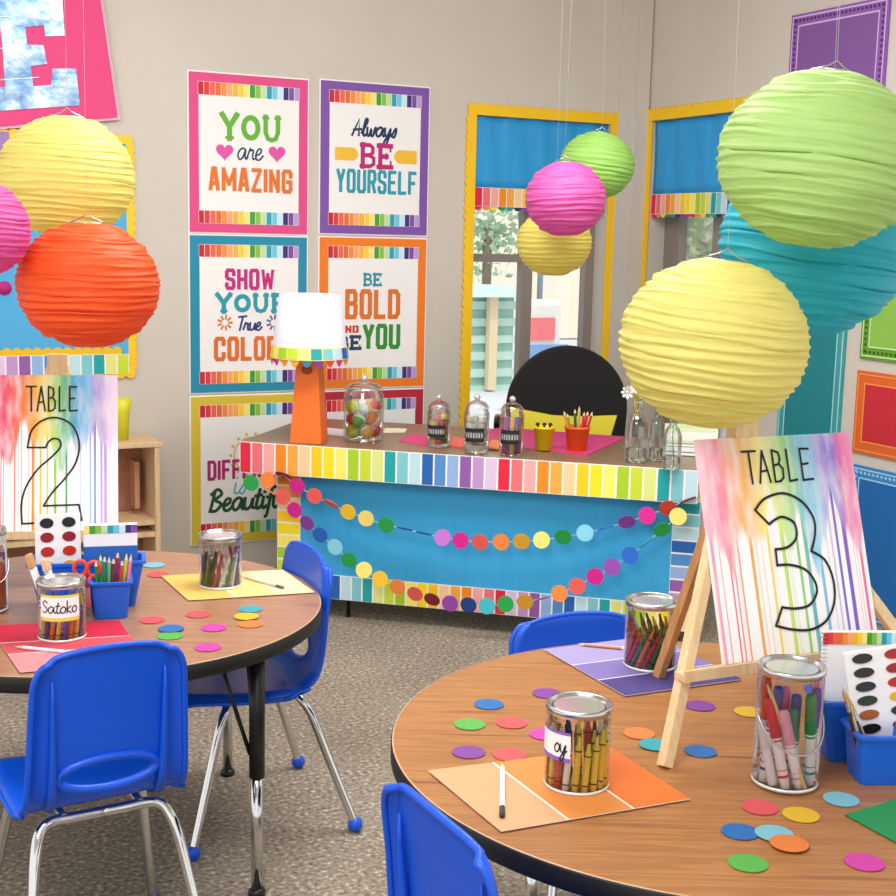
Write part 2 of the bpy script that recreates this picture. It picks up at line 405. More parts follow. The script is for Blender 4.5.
# handwriting, one stroke at a time (x-height = 1)
SC = {
 'a': (1.05, [[(.8, .85), (.45, 1), (.1, .7), (.05, .3), (.3, 0), (.6, .2), (.8, .85), (.82, .3), (1, .05), (1.12, .2)]]),
 'r': (.9, [[(0, .1), (.25, 1), (.32, .8), (.6, .85), (.6, .4), (.72, .05), (.95, .15)]]),
 'e': (.8, [[(0, .35), (.5, .6), (.55, .95), (.25, .95), (.05, .5), (.2, .05), (.55, .05), (.85, .4)]]),
 'l': (.6, [[(0, .3), (.5, 1.5), (.42, 1.85), (.22, 1.6), (.18, .3), (.38, 0), (.65, .3)]]),
 'w': (1.1, [[(0, .9), (.1, .15), (.35, .05), (.5, .8), (.55, .15), (.8, .05), (.95, .9), (1.12, .85)]]),
 'y': (.9, [[(0, .95), (.1, .3), (.4, .1), (.7, .95), (.62, 0), (.38, -.85), (.1, -.75), (.3, -.2), (.9, .3)]]),
 's': (.6, [[(0, .1), (.42, 1), (.5, .5), (.35, 0), (.05, .1)]]),
 'u': (.9, [[(0, .95), (.05, .2), (.3, .02), (.6, .3), (.7, .95), (.72, .2), (.95, .1)]]),
 't': (.6, [[(.32, 1.6), (.18, .3), (.35, 0), (.6, .2)], [(0, 1.05), (.55, 1.12)]]),
 'i': (.45, [[(.12, .95), (.1, .2), (.28, .02), (.48, .2)], [(.16, 1.35), (.2, 1.42)]]),
 'f': (.6, [[(.6, 1.7), (.42, 1.8), (.3, 1.2), (.18, -.5), (.02, -.7)], [(0, .9), (.55, .95)]]),
 'o': (.8, [[(.4, 1), (.05, .6), (.2, .05), (.6, .15), (.7, .7), (.4, 1)]]),
 'k': (.75, [[(.1, 1.8), (.1, 0)], [(.6, 1), (.12, .5), (.65, 0)]]),
 'A': (1.1, [[(0, 0), (.6, 1.8), (.8, 0)], [(.1, .6), (1, .7)]]),
 'B': (1.15, [[(.3, 1.7), (.1, 0)], [(0, 1.4), (.5, 1.8), (.9, 1.4), (.4, .95), (.95, .6), (.6, .05), (.05, .05)]]),
 'S': (.95, [[(.8, 1.5), (.45, 1.8), (.1, 1.4), (.4, 1), (.8, .6), (.6, .1), (.1, .1)]]),
 'T': (.9, [[(0, 1.7), (1.1, 1.8)], [(.6, 1.75), (.4, 0)]]),
}
def script_bm(s, x0, z0, x1, z1, w, y=-.001, shear=.15, bm=None):
    """z0 = baseline, z1 = top of the tallest letter"""
    if bm is None: bm = bmn()
    tot = sum(SC[c][0] for c in s); top = 1.8 if any(c in 'lktfABST' for c in s) else 1.05
    sx = (x1-x0)/tot; sz = (z1-z0)/top; px = 0
    for c in s:
        adv, sts = SC[c]
        for st in sts:
            p = catmull(st, k=4) if len(st) > 2 else st
            if c in 'AT' : p = st
            ribbon(bm, [(x0+(px+q[0])*sx+q[1]*sz*shear, z0+q[1]*sz) for q in p], w, y=y)
        px += adv
    return bm

# ------------------------------------------------------------------ the room
WB = fr((0, 6.3, 0), YB)                       # back wall frame: x along the wall, -y into the room
cs = loc_on(WB, 646, 110)[0]
CORN = WB @ Vector((cs, 0, 0))
WR = fr(CORN, YB-PI/2)                         # right wall frame
CEIL = 3.0
bm = bmn(); box(bm, ((cs+.1-6)/2, -4.4, -.05), (cs+.1+6, 9.2, .1)); struct('floor', bm, M_FLOOR, WB, label='speckled grey brown classroom floor', cat='floor')
bm = bmn(); box(bm, ((cs+.2-6)/2, -3.9, CEIL+.05), (cs+.2+6, 8.2, .1)); struct('ceiling', bm, mat('#E9E6E0', .9), WB, label='plain white ceiling', cat='ceiling')
def wall_with_hole(bm, x0, x1, hx0, hz0, hx1, hz1, th=.2):
    for a, b_, c, d in ((x0, 0, hx0, CEIL), (hx1, 0, x1, CEIL), (hx0, 0, hx1, hz0), (hx0, hz1, hx1, CEIL)):
        box(bm, ((a+c)/2, th/2, (b_+d)/2), (c-a, th, d-b_))
# window openings measured on the walls
w1l = loc_on(WB, 473.8, 200)[0]; w1r = loc_on(WB, 608.5, 160)[0]; w1t = loc_on(WB, 477, 115)[1]; w1b = .45
w2l = loc_on(WR, 652.5, 150)[0]; w2r = loc_on(WR, 742, 430)[0]; w2t = loc_on(WR, 655, 121)[1]; w2b = .45
bm = bmn(); wall_with_hole(bm, -4.2, cs+.2, w1l, w1b, w1r, w1t); struct('wall_back', bm, M_WALL, WB, 'warm grey painted back wall with a window', 'wall')
bm = bmn(); wall_with_hole(bm, 0, 3.4, w2l, w2b, w2r, w2t); struct('wall_right', bm, M_WALL, WR, 'warm grey painted right wall with a window', 'wall')
# corner pilaster between the two windows
cl = loc_on(WB, 619.5, 60)[0]; cm = loc_on(WB, 634, 60)[0]
bm = bmn(); box(bm, ((cl+cs)/2, -.01, CEIL/2), (cs-cl, .02, CEIL)); box(bm, ((cm+cs)/2-.005, -.02, CEIL/2), (cs-cm-.01, .04, CEIL))
struct('trim_1', bm, M_WALL, WB, 'boxed-in grey column in the room corner', 'column')

# windows
M_FRAME = mat('#8B8078', .45); M_FRAMED = mat('#6C625A', .5)
def window(n, M, l, r, b, t, mulls, bars, label):
    bm = bmn(); y = .12; d = .05
    for x0, x1 in ((l, l+.02), (r-.05, r)): box(bm, ((x0+x1)/2, y, (b+t)/2), (x1-x0, d, t-b))
    for z0, z1 in ((b, b+.06), (t-.05, t)): box(bm, ((l+r)/2, y, (z0+z1)/2), (r-l, d-.004, z1-z0))
    for x0, x1 in mulls: box(bm, ((x0+x1)/2, y-.005, (b+t)/2), (x1-x0, d, t-b))
    for x0, x1, z0, z1 in bars: box(bm, ((x0+x1)/2, y, (z0+z1)/2), (x1-x0, d-.008, z1-z0))
    o = struct('window_%d' % n, bm, M_FRAME, M, label, 'window')
    bm = bmn(); box(bm, ((l+r)/2, y+.012, (b+t)/2), (r-l-.02, .005, t-b-.02)); g = link('window_pane', bm, M_PANE, o)
    bm = bmn(); box(bm, ((l+r)/2, .1, b+.0125), (r-l-.004, .18, .025)); link('window_sill', bm, M_FRAMED, o)
    return o
m1 = loc_on(WB, 518, 300, .12)[0]; m1b = loc_on(WB, 528.5, 300, .12)[0]; hz0 = loc_on(WB, 500, 262, .12)[1]; hz1 = loc_on(WB, 500, 254, .12)[1]
window(1, WB, w1l, w1r, w1b, w1t, [(m1, m1b)], [(w1l, m1, hz0, hz1)], 'grey metal framed window in the back wall')
a = loc_on(WR, 684, 230, .12)[0]; a2 = loc_on(WR, 718, 230, .12)[0]
window(2, WR, w2l, w2r, w2b, w2t, [(w2l+.02, a), (a2, a2+.07)], [], 'grey metal framed window in the right wall')

# scalloped yellow borders
M_YEL = mat('#F7C60C', .5); M_YELD = mat('#EAB800', .5)
def scallop_strip(bm, p0, p1, nrm, w, pitch=.04, amp=.012, y0=-.012, y1=-.004, both=False):
    p0 = Vector(p0); p1 = Vector(p1); L = (p1-p0).length; d = (p1-p0)/L; nrm = Vector(nrm)
    n = max(int(L/pitch), 1)*8; fr_, bk = [], []
    for i in range(n+1):
        t = L*i/n; wv = amp*abs(math.sin(PI*i/8))
        a_ = p0+d*t; b_ = a_+nrm*(w+wv-amp)
        fr_.append((bm.verts.new((a_.x, y0, a_.y)), bm.verts.new((b_.x, y0, b_.y)))); bk.append((bm.verts.new((a_.x, y1, a_.y)), bm.verts.new((b_.x, y1, b_.y))))
    for i in range(n):
        bm.faces.new((fr_[i][0], fr_[i+1][0], fr_[i+1][1], fr_[i][1])); bm.faces.new((bk[i][0], bk[i][1], bk[i+1][1], bk[i+1][0]))
        bm.faces.new((fr_[i][1], fr_[i+1][1], bk[i+1][1], bk[i][1])); bm.faces.new((fr_[i][0], bk[i][0], bk[i+1][0], fr_[i+1][0]))
def scallop_frame(l, b, r, t, w, sides='LRTB'):
    bm = bmn()
    if 'L' in sides: scallop_strip(bm, (l, b), (l, t), (-1, 0), w)
    if 'R' in sides: scallop_strip(bm, (r, b), (r, t), (1, 0), w)
    if 'T' in sides: scallop_strip(bm, (l-w+.01, t), (r+w-.01, t), (0, 1), w, y0=-.0135, y1=-.0055)
    if 'B' in sides: scallop_strip(bm, (l-w+.01, b), (r+w-.01, b), (0, -1), w, y0=-.0135, y1=-.0055)
    return bm
wb = .055
single('scalloped_border', scallop_frame(w1l, w1b, w1r, w1t, wb), M_YEL, 'yellow scalloped paper border around the back wall window', 'border', WB)
single('scalloped_border', scallop_frame(w2l, w2b, w2r, w2t, .06), M_YEL, 'yellow scalloped paper border around the right wall window', 'border', WR)

# stripes
RB = ['#E3173E', '#EE6F74', '#F4A9A4', '#F28A12', '#F6A93C', '#F9CF9A', '#FCCB08', '#FBE011', '#FBEB6B', '#A5CC1E', '#C6D92C', '#DDE283', '#10A0A2', '#7CC4CE', '#BBDDE6', '#1560B0', '#4E8CCB', '#8FB0DE', '#9057A6', '#BE93CC', '#DCC3E2']
DOTC = dict(green='#1FA347', orange='#F7883C', coral='#EE5F58', magenta='#D3148C', purple='#8E3FA8', blue='#1C63C4', lightblue='#8AD7EE', lightyellow='#F6DC70', yellow='#F6C52B', darkred='#8E1637', darkblue='#173F86', teal='#35B0BC', ochre='#DCA32A', lilac='#BC6BC9', red='#D9402F')
def stripes_bm(L, h, n, start=0, y=0.0, th=.003, vertical=False, sep=.12, pal=RB, scallop=0):
    """n coloured blocks with thin white joints; material 0 is white, then pal; local x along"""
    bm = bmn(); cw = L/n
    def bx(x0, x1, z0, z1, ya, yb, mi):
        if vertical: x0, x1, z0, z1 = z0, z1, x0, x1
        box(bm, ((x0+x1)/2, (ya+yb)/2, (z0+z1)/2), (x1-x0, yb-ya, z1-z0), mi=mi)
    bx(0, L, 0, h, y, y+th, 0)
    for i in range(n):
        mi = 1+(i+start) % len(pal)
        bx(cw*(i+sep/2), cw*(i+1-sep/2), h*.02, h*.98, y-.0008, y, mi)
    return bm
def stripe_mats(pal=RB): return [M_WHITE]+[P_(c) for c in pal]

def valance(M, l, r, t, zmid, zbot, name_label, sblocks, start):
    th = thing('window_valance', name_label, 'valance', M)
    bm = bmn(); n = 24
    rows = [[bm.verts.new((l+.002+(r-l-.004)*i/n, .012+.005*math.sin(i*1.3+j*.4), zmid+(t-zmid-.004)*j/8)) for i in range(n+1)] for j in range(9)]
    for j in range(8):
        for i in range(n):
            f = bm.faces.new((rows[j][i], rows[j][i+1], rows[j+1][i+1], rows[j+1][i])); f.smooth = True
    o = link('blue_paper', bm, M_BLUEPAP2, th); s = o.modifiers.new('s', 'SOLIDIFY'); s.thickness = .002
    b2 = stripes_bm(r-l-.01, zmid-zbot, sblocks, start, y=0, th=.003); o = link('striped_trim', b2, stripe_mats(), th); o.location = (l+.005, .004, zbot)
    # dark and coloured scallops peeping out under the trim
    bm = bmn(); sc = ['#E3173E', '#F28A12', '#FBE011', '#1F9A4A', '#10A0A2', '#1B2A5C', '#8E3FA8', '#D3148C']
    k = sblocks
    for i in range(k):
        cx = l+.005+(r-l-.01)*(i+.5)/k; R0 = (r-l-.01)/k/2
        prism(bm, [(cx+R0*math.cos(-PI*q/8), zbot+.001+R0*.9*math.sin(-PI*q/8)) for q in range(9)], .0075, .009, mi=i % len(sc))
    link('scalloped_trim', bm, [P_(c) for c in sc], th)
zA = loc_on(WB, 500, 188)[1]; zB = loc_on(WB, 500, 207)[1]
valance(WB, w1l, w1r, w1t, zA, zB, 'blue paper valance with a striped rainbow trim in the back wall window', 17, 0)
zA = loc_on(WR, 690, 193)[1]; zB = loc_on(WR, 690, 214)[1]
valance(WR, w2l, w2r, w2t, zA, zB, 'blue paper valance with a striped rainbow trim in the right wall window', 20, 0)

# ------------------------------------------------------------------ posters
STR = ['#C4132F', '#D9323A', '#E8624A', '#DD6A2A', '#EE8A3C', '#F3A568', '#F2B01E', '#FACB2C', '#F9E27A', '#3F9A32', '#86BE3C', '#BFDDA0', '#1E9CB4', '#6CC6DC', '#C5E7F2', '#3A2170', '#7A4AA0', '#B79AD0']
def poster(colour, corners, pc, label, words):
    """corners: left x, right x, top z, bottom z on the back wall"""
    l, r, t, b = corners; M = WB @ Matrix.Translation((l, 0, b)); w, h = r-l, t-b
    th = thing('wall_poster', label, 'poster', M, 'motivational posters on the back wall')
    bm = bmn(); box(bm, (w/2, -.005, h/2), (w+.012, .006, h+.012)); link('mount', bm, M_WHITE, th)
    bm = bmn(); box(bm, (w/2, -.0095, h/2), (w, .003, h)); link('frame_sheet', bm, P_(colour), th)
    fx, ft, sh = .038, .037, .055
    for zz in (h-ft-sh, ft):
        o = link('colour_strip', stripes_bm(w-2*fx, sh, 18, y=0, th=.0004, pal=STR, sep=.10), stripe_mats(STR), th); o.location = (fx, -.0122, zz)
    bm = bmn(); box(bm, (w/2, -.0119, h/2), (w-2*fx-.006, .0015, h-2*(ft+sh)+.004)); link('white_sheet', bm, mat('#EEECEA', .7), th)
    def B(x0, y0, x1, y1):
        a = loc_on(M, x0, (y0+y1)/2); c = loc_on(M, x1, (y0+y1)/2); m = (x0+x1)/2
        return a[0], loc_on(M, m, y1)[1], c[0], loc_on(M, m, y0)[1]
    Y = -.0135
    for kind, s, col, px in words:
        x0, z0, x1, z1 = B(*px)
        if kind == 'slab': bm = slab_bm(s, x0, z0, x1, z1, Y)
        elif kind == 'sans': bm = block_bm(s, x0, z0, x1, z1, Y)
        elif kind == 'script': bm = script_bm(s, x0, z0, x1, z1, (z1-z0)*.15, Y)
        elif kind == 'heart':
            bm = bmn(); cx, cz, R0 = (x0+x1)/2, (z0+z1)/2, (x1-x0)/34
            pts = [(cx+R0*16*math.sin(q)**3, cz+R0*(13*math.cos(q)-5*math.cos(2*q)-2*math.cos(3*q)-math.cos(4*q))) for q in [2*PI*i/28 for i in range(28)]]
            prism(bm, pts, Y, Y+.0008)
        elif kind in ('crayonL', 'crayonR'):
            bm = bmn(); m = (z0+z1)/2; hh = (z1-z0)/2; q = .82
            if kind == 'crayonL': pts = [(x0, m-hh), (x0+(x1-x0)*q, m-hh), (x1, m-hh*.35), (x1, m+hh*.35), (x0+(x1-x0)*q, m+hh), (x0, m+hh)]
            else: pts = [(x1, m+hh), (x1-(x1-x0)*q, m+hh), (x0, m+hh*.35), (x0, m-hh*.35), (x1-(x1-x0)*q, m-hh), (x1, m-hh)]
            prism(bm, pts, Y, Y+.0008)
        elif kind == 'burst':
            bm = bmn(); cx, cz = (x0+x1)/2, (z0+z1)/2; R0 = (x1-x0)/2
            for q in range(9):
                a_ = 2*PI*q/9; ribbon(bm, [(cx+R0*.55*math.cos(a_), cz+R0*.55*math.sin(a_)), (cx+R0*math.cos(a_), cz+R0*math.sin(a_))], R0*.28, y=Y)
        elif kind == 'sun':
            bm = bmn(); cx, cz = (x0+x1)/2, (z0+z1)/2; R0 = (x1-x0)/2
            ribbon(bm, [(cx+R0*.8*math.cos(2*PI*q/28), cz+R0*.8*math.sin(2*PI*q/28)) for q in range(28)], R0*.06, y=Y, closed=True)
            for q in range(14):
                a_ = 2*PI*q/14; prism(bm, [(cx+R0*.9*math.cos(a_-.1), cz+R0*.9*math.sin(a_-.1)), (cx+R0*.9*math.cos(a_+.1), cz+R0*.9*math.sin(a_+.1)), (cx+R0*1.08*math.cos(a_), cz+R0*1.08*math.sin(a_))], Y, Y+.0005)
        link({'heart': 'heart', 'crayonL': 'crayon_mark', 'crayonR': 'crayon_mark', 'burst': 'burst_mark', 'sun': 'sun_mark'}.get(kind, 'lettering'), bm, P_(col), th, recalc=False)
    return th
c1, c2 = (-1.255, -.727), (-.666, -.142)
poster('#DB4883', (*c1, 2.162, 1.500), 0, 'pink framed YOU are AMAZING poster, top left of the six', [
  ('slab', 'YOU', '#5FAE2E', (219, 115.5, 280, 140.5)), ('heart', '', '#DC4FA0', (214.5, 142, 233, 161)), ('script', 'are', '#12385E', (236, 148, 261, 160)),
  ('heart', '', '#DC4FA0', (267, 144, 285, 163)), ('sans', 'AMAZING', '#E0701F', (207.5, 168, 291.5, 192.5))])
poster('#7B4FA3', (*c2, 2.168, 1.508), 0, 'purple framed Always BE YOURSELF poster, top right of the six', [
  ('script', 'Always', '#15305C', (351, 120, 395, 136.5)), ('slab', 'BE', '#B5176E', (358.5, 144.5, 391.5, 168)), ('crayonL', '', '#EDB930', (334, 147.5, 357, 160.5)),
  ('crayonR', '', '#EDB930', (393, 150.5, 415.5, 164)), ('sans', 'YOURSELF', '#1B9AAE', (335, 170, 415.5, 194))])
poster('#1789A8', (*c1, 1.486, .810), 0, 'teal framed SHOW YOUR true COLORS poster behind the lampshade', [
  ('sans', 'SHOW', '#C4197C', (224, 268.5, 273.5, 290)), ('slab', 'YOUR', '#1F97AC', (214.5, 294, 286, 312)), ('burst', '', '#D27A2A', (217, 315, 231, 330)),
  ('script', 'True', '#2C3E78', (236, 316, 260, 330)), ('burst', '', '#6B5A9A', (266, 315, 280, 330)), ('sans', 'COLORS', '#DC6A22', (213, 336, 290, 360.5))])
poster('#EC7A14', (*c2, 1.490, .812), 0, 'orange framed BE BOLD AND BE YOU poster right of the lampshade', [
  ('slab', 'BE', '#1E8FA8', (362, 273.5, 380.5, 285.5)), ('sans', 'BOLD', '#D9701E', (344, 289, 399, 319)), ('sans', 'AND', '#C43A28', (337, 325.5, 357.5, 332.5)),
  ('slab', 'BE', '#1B3A5C', (336, 336, 360, 349)), ('sans', 'YOU', '#2C8A2E', (361.5, 323.5, 399, 349))])
poster('#D6BE35', (*c1, .792, .135), 0, 'mustard framed DIFFERENT is Beautiful poster behind the desk corner', [
  ('sun', '', '#D9B25A', (229, 434, 271, 474)), ('sans', 'DIFFERENT', '#B01C6C', (206.5, 458, 290, 478)), ('script', 'is', '#58B9CE', (232, 492, 245, 481)[0:1]+(481, 245, 493)),
  ('script', 'Beautiful', '#17502F', (208, 487, 288, 508.5))])
poster('#B81F35', (*c2, .795, .140), 0, 'dark red framed poster half hidden behind the glass candy jar', [])

# right wall sheets
def rsheet(name, frame, inner, l, b, r, t, label, pat=None, fw=.05, inner2=None):
    th = thing(name, label, 'poster', WR @ Matrix.Translation((l, 0, b))); w, h = r-l, t-b
    bm = bmn(); box(bm, (w/2, -.006, h/2), (w, .008, h)); link('border_sheet', bm, P_(frame), th)
    bm = bmn(); box(bm, (w/2, -.0105, h/2), (w-fw*2, .003, h-fw*2)); link('inner_sheet', bm, P_(inner), th)
    bm = bmn()
    for k in (fw*.92, fw*.2):
        for q in (0, 1):
            rect(bm, k, k+(h-2*k-.006)*q, w-k, k+(h-2*k-.006)*q+.006, -.0123); rect(bm, k+(w-2*k-.006)*q, k, k+(w-2*k-.006)*q+.006, h-k, -.0123)
    link('border_line', bm, P_(inner2 or '#C8A0D8'), th, recalc=False)
    if pat:
        bm = bmn(); st = fw*.45; n = int(h/st)
        def dot(cx, cz): prism(bm, [(cx+.3*st*math.cos(a_*PI/3), cz+.3*st*math.sin(a_*PI/3)) for a_ in range(6)], -.0116, -.010)
        for i in range(n):
            dot(fw*.55, st*(i+.5)); dot(w-fw*.55, st*(i+.5))
        n = int(w/st)
        for i in range(n): dot(st*(i+.5), fw*.55); dot(st*(i+.5), h-fw*.55)
        link('dotted_edging', bm, P_(pat), th)
X = lambda px, py: loc_on(WR, px, py)
pl, pr = X(793, 30)[0], X(889, 40)[0]
rsheet('wall_sheet', '#8A5AA8', '#7E5298', pl, 1.72, pr, 2.455, 'purple bordered paper panel behind the green lantern, high on the right wall', '#4A2566', inner2='#D9B8E6')
tl, tr = X(779, 420)[0], X(843, 400)[0]
rsheet('wall_sheet', '#3B9AA0', '#0C7E86', tl, .55, tr, 1.62, 'tall teal paper panel under the turquoise lantern', None, fw=.045, inner2='#A8E0E0')
gl = X(861.2, 358)[0]; gz = X(861.2, 358)[1]; rz1 = X(859, 370)[1]; rz0 = X(857, 452)[1]; bz1 = X(856, 464)[1]
rsheet('wall_sheet', '#5E9A22', '#86B848', gl, gz, gl+.62, gz+.62, 'green bordered paper panel above the orange one, right edge of the wall', '#2E5A10', inner2='#CBE6A0')
rsheet('wall_sheet', '#D9621E', '#C2222F', gl-.005, rz0, gl+.615, rz1, 'orange bordered red paper panel on the right wall', None, inner2='#F09048')
rsheet('wall_sheet', '#2E86C4', '#1466AE', gl+.0, bz1-.62, gl+.62, bz1, 'blue paper panel with a dotted pale edging, low on the right wall', '#9CCBEA', inner2='#A8D4F0')

# left part of the back wall: bulletin board and foil letter sign
bl, br = -2.9, loc_on(WB, 126.5, 250)[0]; bt, bb = loc_on(WB, 60, 133)[1], loc_on(WB, 100, 371)[1]
th = thing('bulletin_board', 'sky blue bulletin board with yellow scalloped border behind the left lanterns', 'bulletin board', WB)
bm = bmn(); box(bm, ((bl+br)/2, -.006, (bt+bb)/2), (br-bl, .008, bt-bb)); link('backing_paper', bm, mat('#4CA9DB', .7), th)
bm = scallop_frame(bl, bb+.005, br, bt-.03, .038, 'RTB'); link('scalloped_border', bm, M_YEL, th)
zs0, zs1 = loc_on(WB, 100, 374)[1], loc_on(WB, 100, 354)[1]
o = link('striped_strip', stripes_bm(1.2, zs1-zs0, 24, 8, pal=[c for c in reversed(RB)]), stripe_mats(list(reversed(RB))), th); o.location = (br-1.2, -.0175, zs0)
bm = bmn(); scallop_strip(bm, (br-1.2, zs1), (br-.03, zs1), (0, 1), .032, y0=-.0165, y1=-.011); link('scalloped_border', bm, M_YELD, th)
bm = bmn(); c = loc_on(WB, 4, 288); lathe(bm, [(0, .004), (.028, .004), (.028, 0), (0, 0)], 24)
for v in bm.verts: v.co = Vector((v.co.x+c[0], -.0105-v.co.z, v.co.y+c[1]))
link('paper_dot', bm, P_('#B5177A'), th)
c = loc_on(WB, 9, 150); bm = bmn(); box(bm, (c[0]-.17, -.0125, c[1]), (.34, .005, .14)); link('purple_sheet', bm, P_('#9B7AB5'), th)

BRc = loc_on(WB, 116, 117.5); TRc = loc_on(WB, 101.5, 18); BLc = loc_on(WB, 0, 126.5)
ang = math.atan2(BRc[1]-BLc[1], BRc[0]-BLc[0])
MS = WB @ Matrix.Translation((BRc[0], -.028, BRc[1])) @ Matrix.Rotation(-ang, 4, 'Y')
th = thing('letter_sign', 'tilted hot pink card with a silver foil letter E, top left corner', 'sign', MS)
bm = bmn(); box(bm, (-.42, .002, .38), (.84, .008, .76)); link('pink_card', bm, P_('#DE3F7C'), th)
bm = bmn(); box(bm, (-.42, .008, .38), (.862, .004, .782)); link('card_backing', bm, P_('#F5B7CC'), th)
EP = [(-60, 650), (510, 610), (485, 375), (335, 375), (325, 480), (212, 490), (195, 360), (300, 345), (275, 225), (172, 222), (160, 110), (280, 100), (287, 170), (413, 165), (400, -10), (392, -120), (-130, -80), (-120, 110), (0, 100), (15, 230), (30, 490), (-70, 500)]
pp = [loc_on(MS, x/6.4, 10+y/6.4) for x, y in EP]
def foil_mat():
    m, nt, b, tc = nodes('silver_foil', .32)
    b.inputs['Metallic'].default_value = .6
    n = nt.nodes.new('ShaderNodeTexNoise'); n.inputs['Scale'].default_value = 9; n.inputs['Detail'].default_value = 4
    nt.links.new(tc.outputs['Object'], n.inputs['Vector'])
    r = ramp(nt, [(.38, '#5E88B8'), (.5, '#93AFCC'), (.64, '#C6D2DE')]); nt.links.new(n.outputs['Fac'], r.inputs[0]); nt.links.new(r.outputs[0], b.inputs['Base Color'])
    bp = nt.nodes.new('ShaderNodeBump'); bp.inputs['Strength'].default_value = .5; bp.inputs['Distance'].default_value = .02
    nt.links.new(n.outputs['Fac'], bp.inputs['Height']); nt.links.new(bp.outputs[0], b.inputs['Normal']); return m
bm = bmn(); prism(bm, pp, -.006, -.001); link('foil_letter', bm, foil_mat(), th)
bm = bmn()
for k in range(1, 6):                       # joints between the foil tiles
    z = pp[1][1]-.0+.118*k
    x0, x1 = {1: (-.55, -.285)}.get(k, (-.50, -.29)) if k in (1,) else (-.46, -.33)
    box(bm, ((x0+x1)/2, -.0068, z), (x1-x0, .001, .003))
link('foil_seam', bm, mat('#F2F5F8', .3), th)

# ------------------------------------------------------------------ outside, seen through the windows
n_w = WB.to_3x3() @ Vector((0, 1, 0))
bm = bmn(); box(bm, (2, 6.7, -.07), (22, 13, .1)); box(bm, (cs+5.7, -4.8, -.07), (11, 10, .1)); struct('floor_outside', bm, mat('#DAD4DC', .9), WB, 'pale paved ground outside the windows', 'ground')
bm = bmn(); box(bm, (2, 12.2, 1.9), (22, .2, 3.8)); struct('wall_outside', bm, mat('#F6E9D6', .9), WB, 'cream building wall across the yard', 'wall')
def OW(px, py, off): return loc_on(WB, px, py, off)
OF = 6.2
th = thing('outdoor_cabinet', 'green slatted outdoor cabinet with a wooden post seen through the window', 'cabinet', WB)
x0, zt = OW(462, 296, OF); x1, zb_ = OW(512, 366, OF)
bm = bmn(); box(bm, ((x0+x1)/2, OF+.2, zt/2), (x1-x0, .4, zt)); link('cabinet_body', bm, mat('#9CC4B4', .7), th)
for k in range(6):
    bm = bmn(); box(bm, ((x0+x1)/2, OF-.02, zt-.09-.17*k), (x1-x0, .04, .08)); link('slat', bm, mat('#BFD9CE', .7), th)
bm = bmn(); box(bm, ((x0+x1)/2, OF+.1, zt+.05), (x1-x0+.1, .7, .1)); link('cabinet_top', bm, mat('#DDEBE4', .7), th)
xp = OW(492, 340, OF-.1)[0]; bm = bmn(); box(bm, (xp, OF-.09, zt/2), (.09, .08, zt)); link('post', bm, mat('#EACFA6', .7), th)
OF = 4.2
th = thing('outdoor_box', 'white rounded outdoor box with a red panel and blue base seen through the window', 'box', WB)
x0, zt = OW(527, 300, OF); x1, _ = OW(563, 300, OF)
bm = rbox(((x0+x1)/2, OF+.1, zt/2), (x1-x0, .2, zt), .05); link('box_body', bm, mat('#EAE4DE', .7), th)
a_ = OW(530, 318, OF-.02); c_ = OW(555, 340, OF-.02); bm = bmn(); box(bm, ((a_[0]+c_[0])/2, OF-.005, (a_[1]+c_[1])/2), (c_[0]-a_[0], .02, a_[1]-c_[1])); link('red_panel', bm, mat('#F0797C', .7), th)
a_ = OW(528, 345, OF-.02); c_ = OW(566, 400, OF-.02); bm = bmn(); box(bm, ((a_[0]+c_[0])/2, OF-.01, (a_[1]+c_[1])/2), (c_[0]-a_[0], .03, a_[1]-c_[1])); link('blue_panel', bm, mat('#7FA3D4', .7), th)
for xx, z_t, rr_, col, lab in ((591, 3.2, .035, '#5A86BC', 'slim blue pole outside the right pane of the window'), (539.5, 2.6, .03, '#8A93A0', 'slim grey pole outside, left of the blue pole')):
    x_, z_ = OW(xx, 300, 6.5); bm = bmn(); tube(bm, [(x_, 6.5, 0), (x_, 6.5, z_t)], rr_); single('outdoor_pole', bm, mat(col, .5), lab, 'pole', WB)
def shrub(px, py, off, r, label):
    x_, z_ = OW(px, py, off); bm = bmn(); rnd = random.Random(px)
    for i in range(420):
        p = Vector((rnd.gauss(0, .4), rnd.gauss(0, .4), rnd.gauss(0, .45)))*r + Vector((x_, off, z_))
        q = Quaternion((rnd.random(), rnd.random(), rnd.random(), rnd.random())).normalized().to_matrix()
        vs = [bm.verts.new(p+q @ Vector(v)*r*.2) for v in ((-.5, 0, 0), (0, -.25, .08), (.5, 0, 0), (0, .25, .08))]; bm.faces.new(vs)
    t_ = thing('outdoor_tree', label, 'tree', WB); link('foliage', bm, mat('#A9BFA0', .8), t_)
    bm = bmn(); tube(bm, [(x_, off, .0), (x_, off, z_)], .05); link('trunk', bm, mat('#8A7660', .8), t_)
shrub(488, 226, 7.0, .6, 'pale green tree outside the upper left window pane')
def shrubR(px, py, off, r, label):
    x_, z_ = loc_on(WR, px, py, off); bm = bmn(); rnd = random.Random(px)
    for i in range(420):
        p = Vector((rnd.gauss(0, .4), rnd.gauss(0, .4), rnd.gauss(0, .5)))*r + Vector((x_, off, z_))
        q = Quaternion((rnd.random(), rnd.random(), rnd.random(), rnd.random())).normalized().to_matrix()
        vs = [bm.verts.new(p+q @ Vector(v)*r*.2) for v in ((-.5, 0, 0), (0, -.25, .08), (.5, 0, 0), (0, .25, .08))]; bm.faces.new(vs)
    t_ = thing('outdoor_tree', label, 'tree', WR); link('foliage', bm, mat('#B4CFA4', .8), t_)
    bm = bmn(); tube(bm, [(x_, off, .0), (x_, off, z_)], .05); link('trunk', bm, mat('#8A7660', .8), t_)
shrubR(702, 242, 2.6, .5, 'pale green tree outside the right wall window')

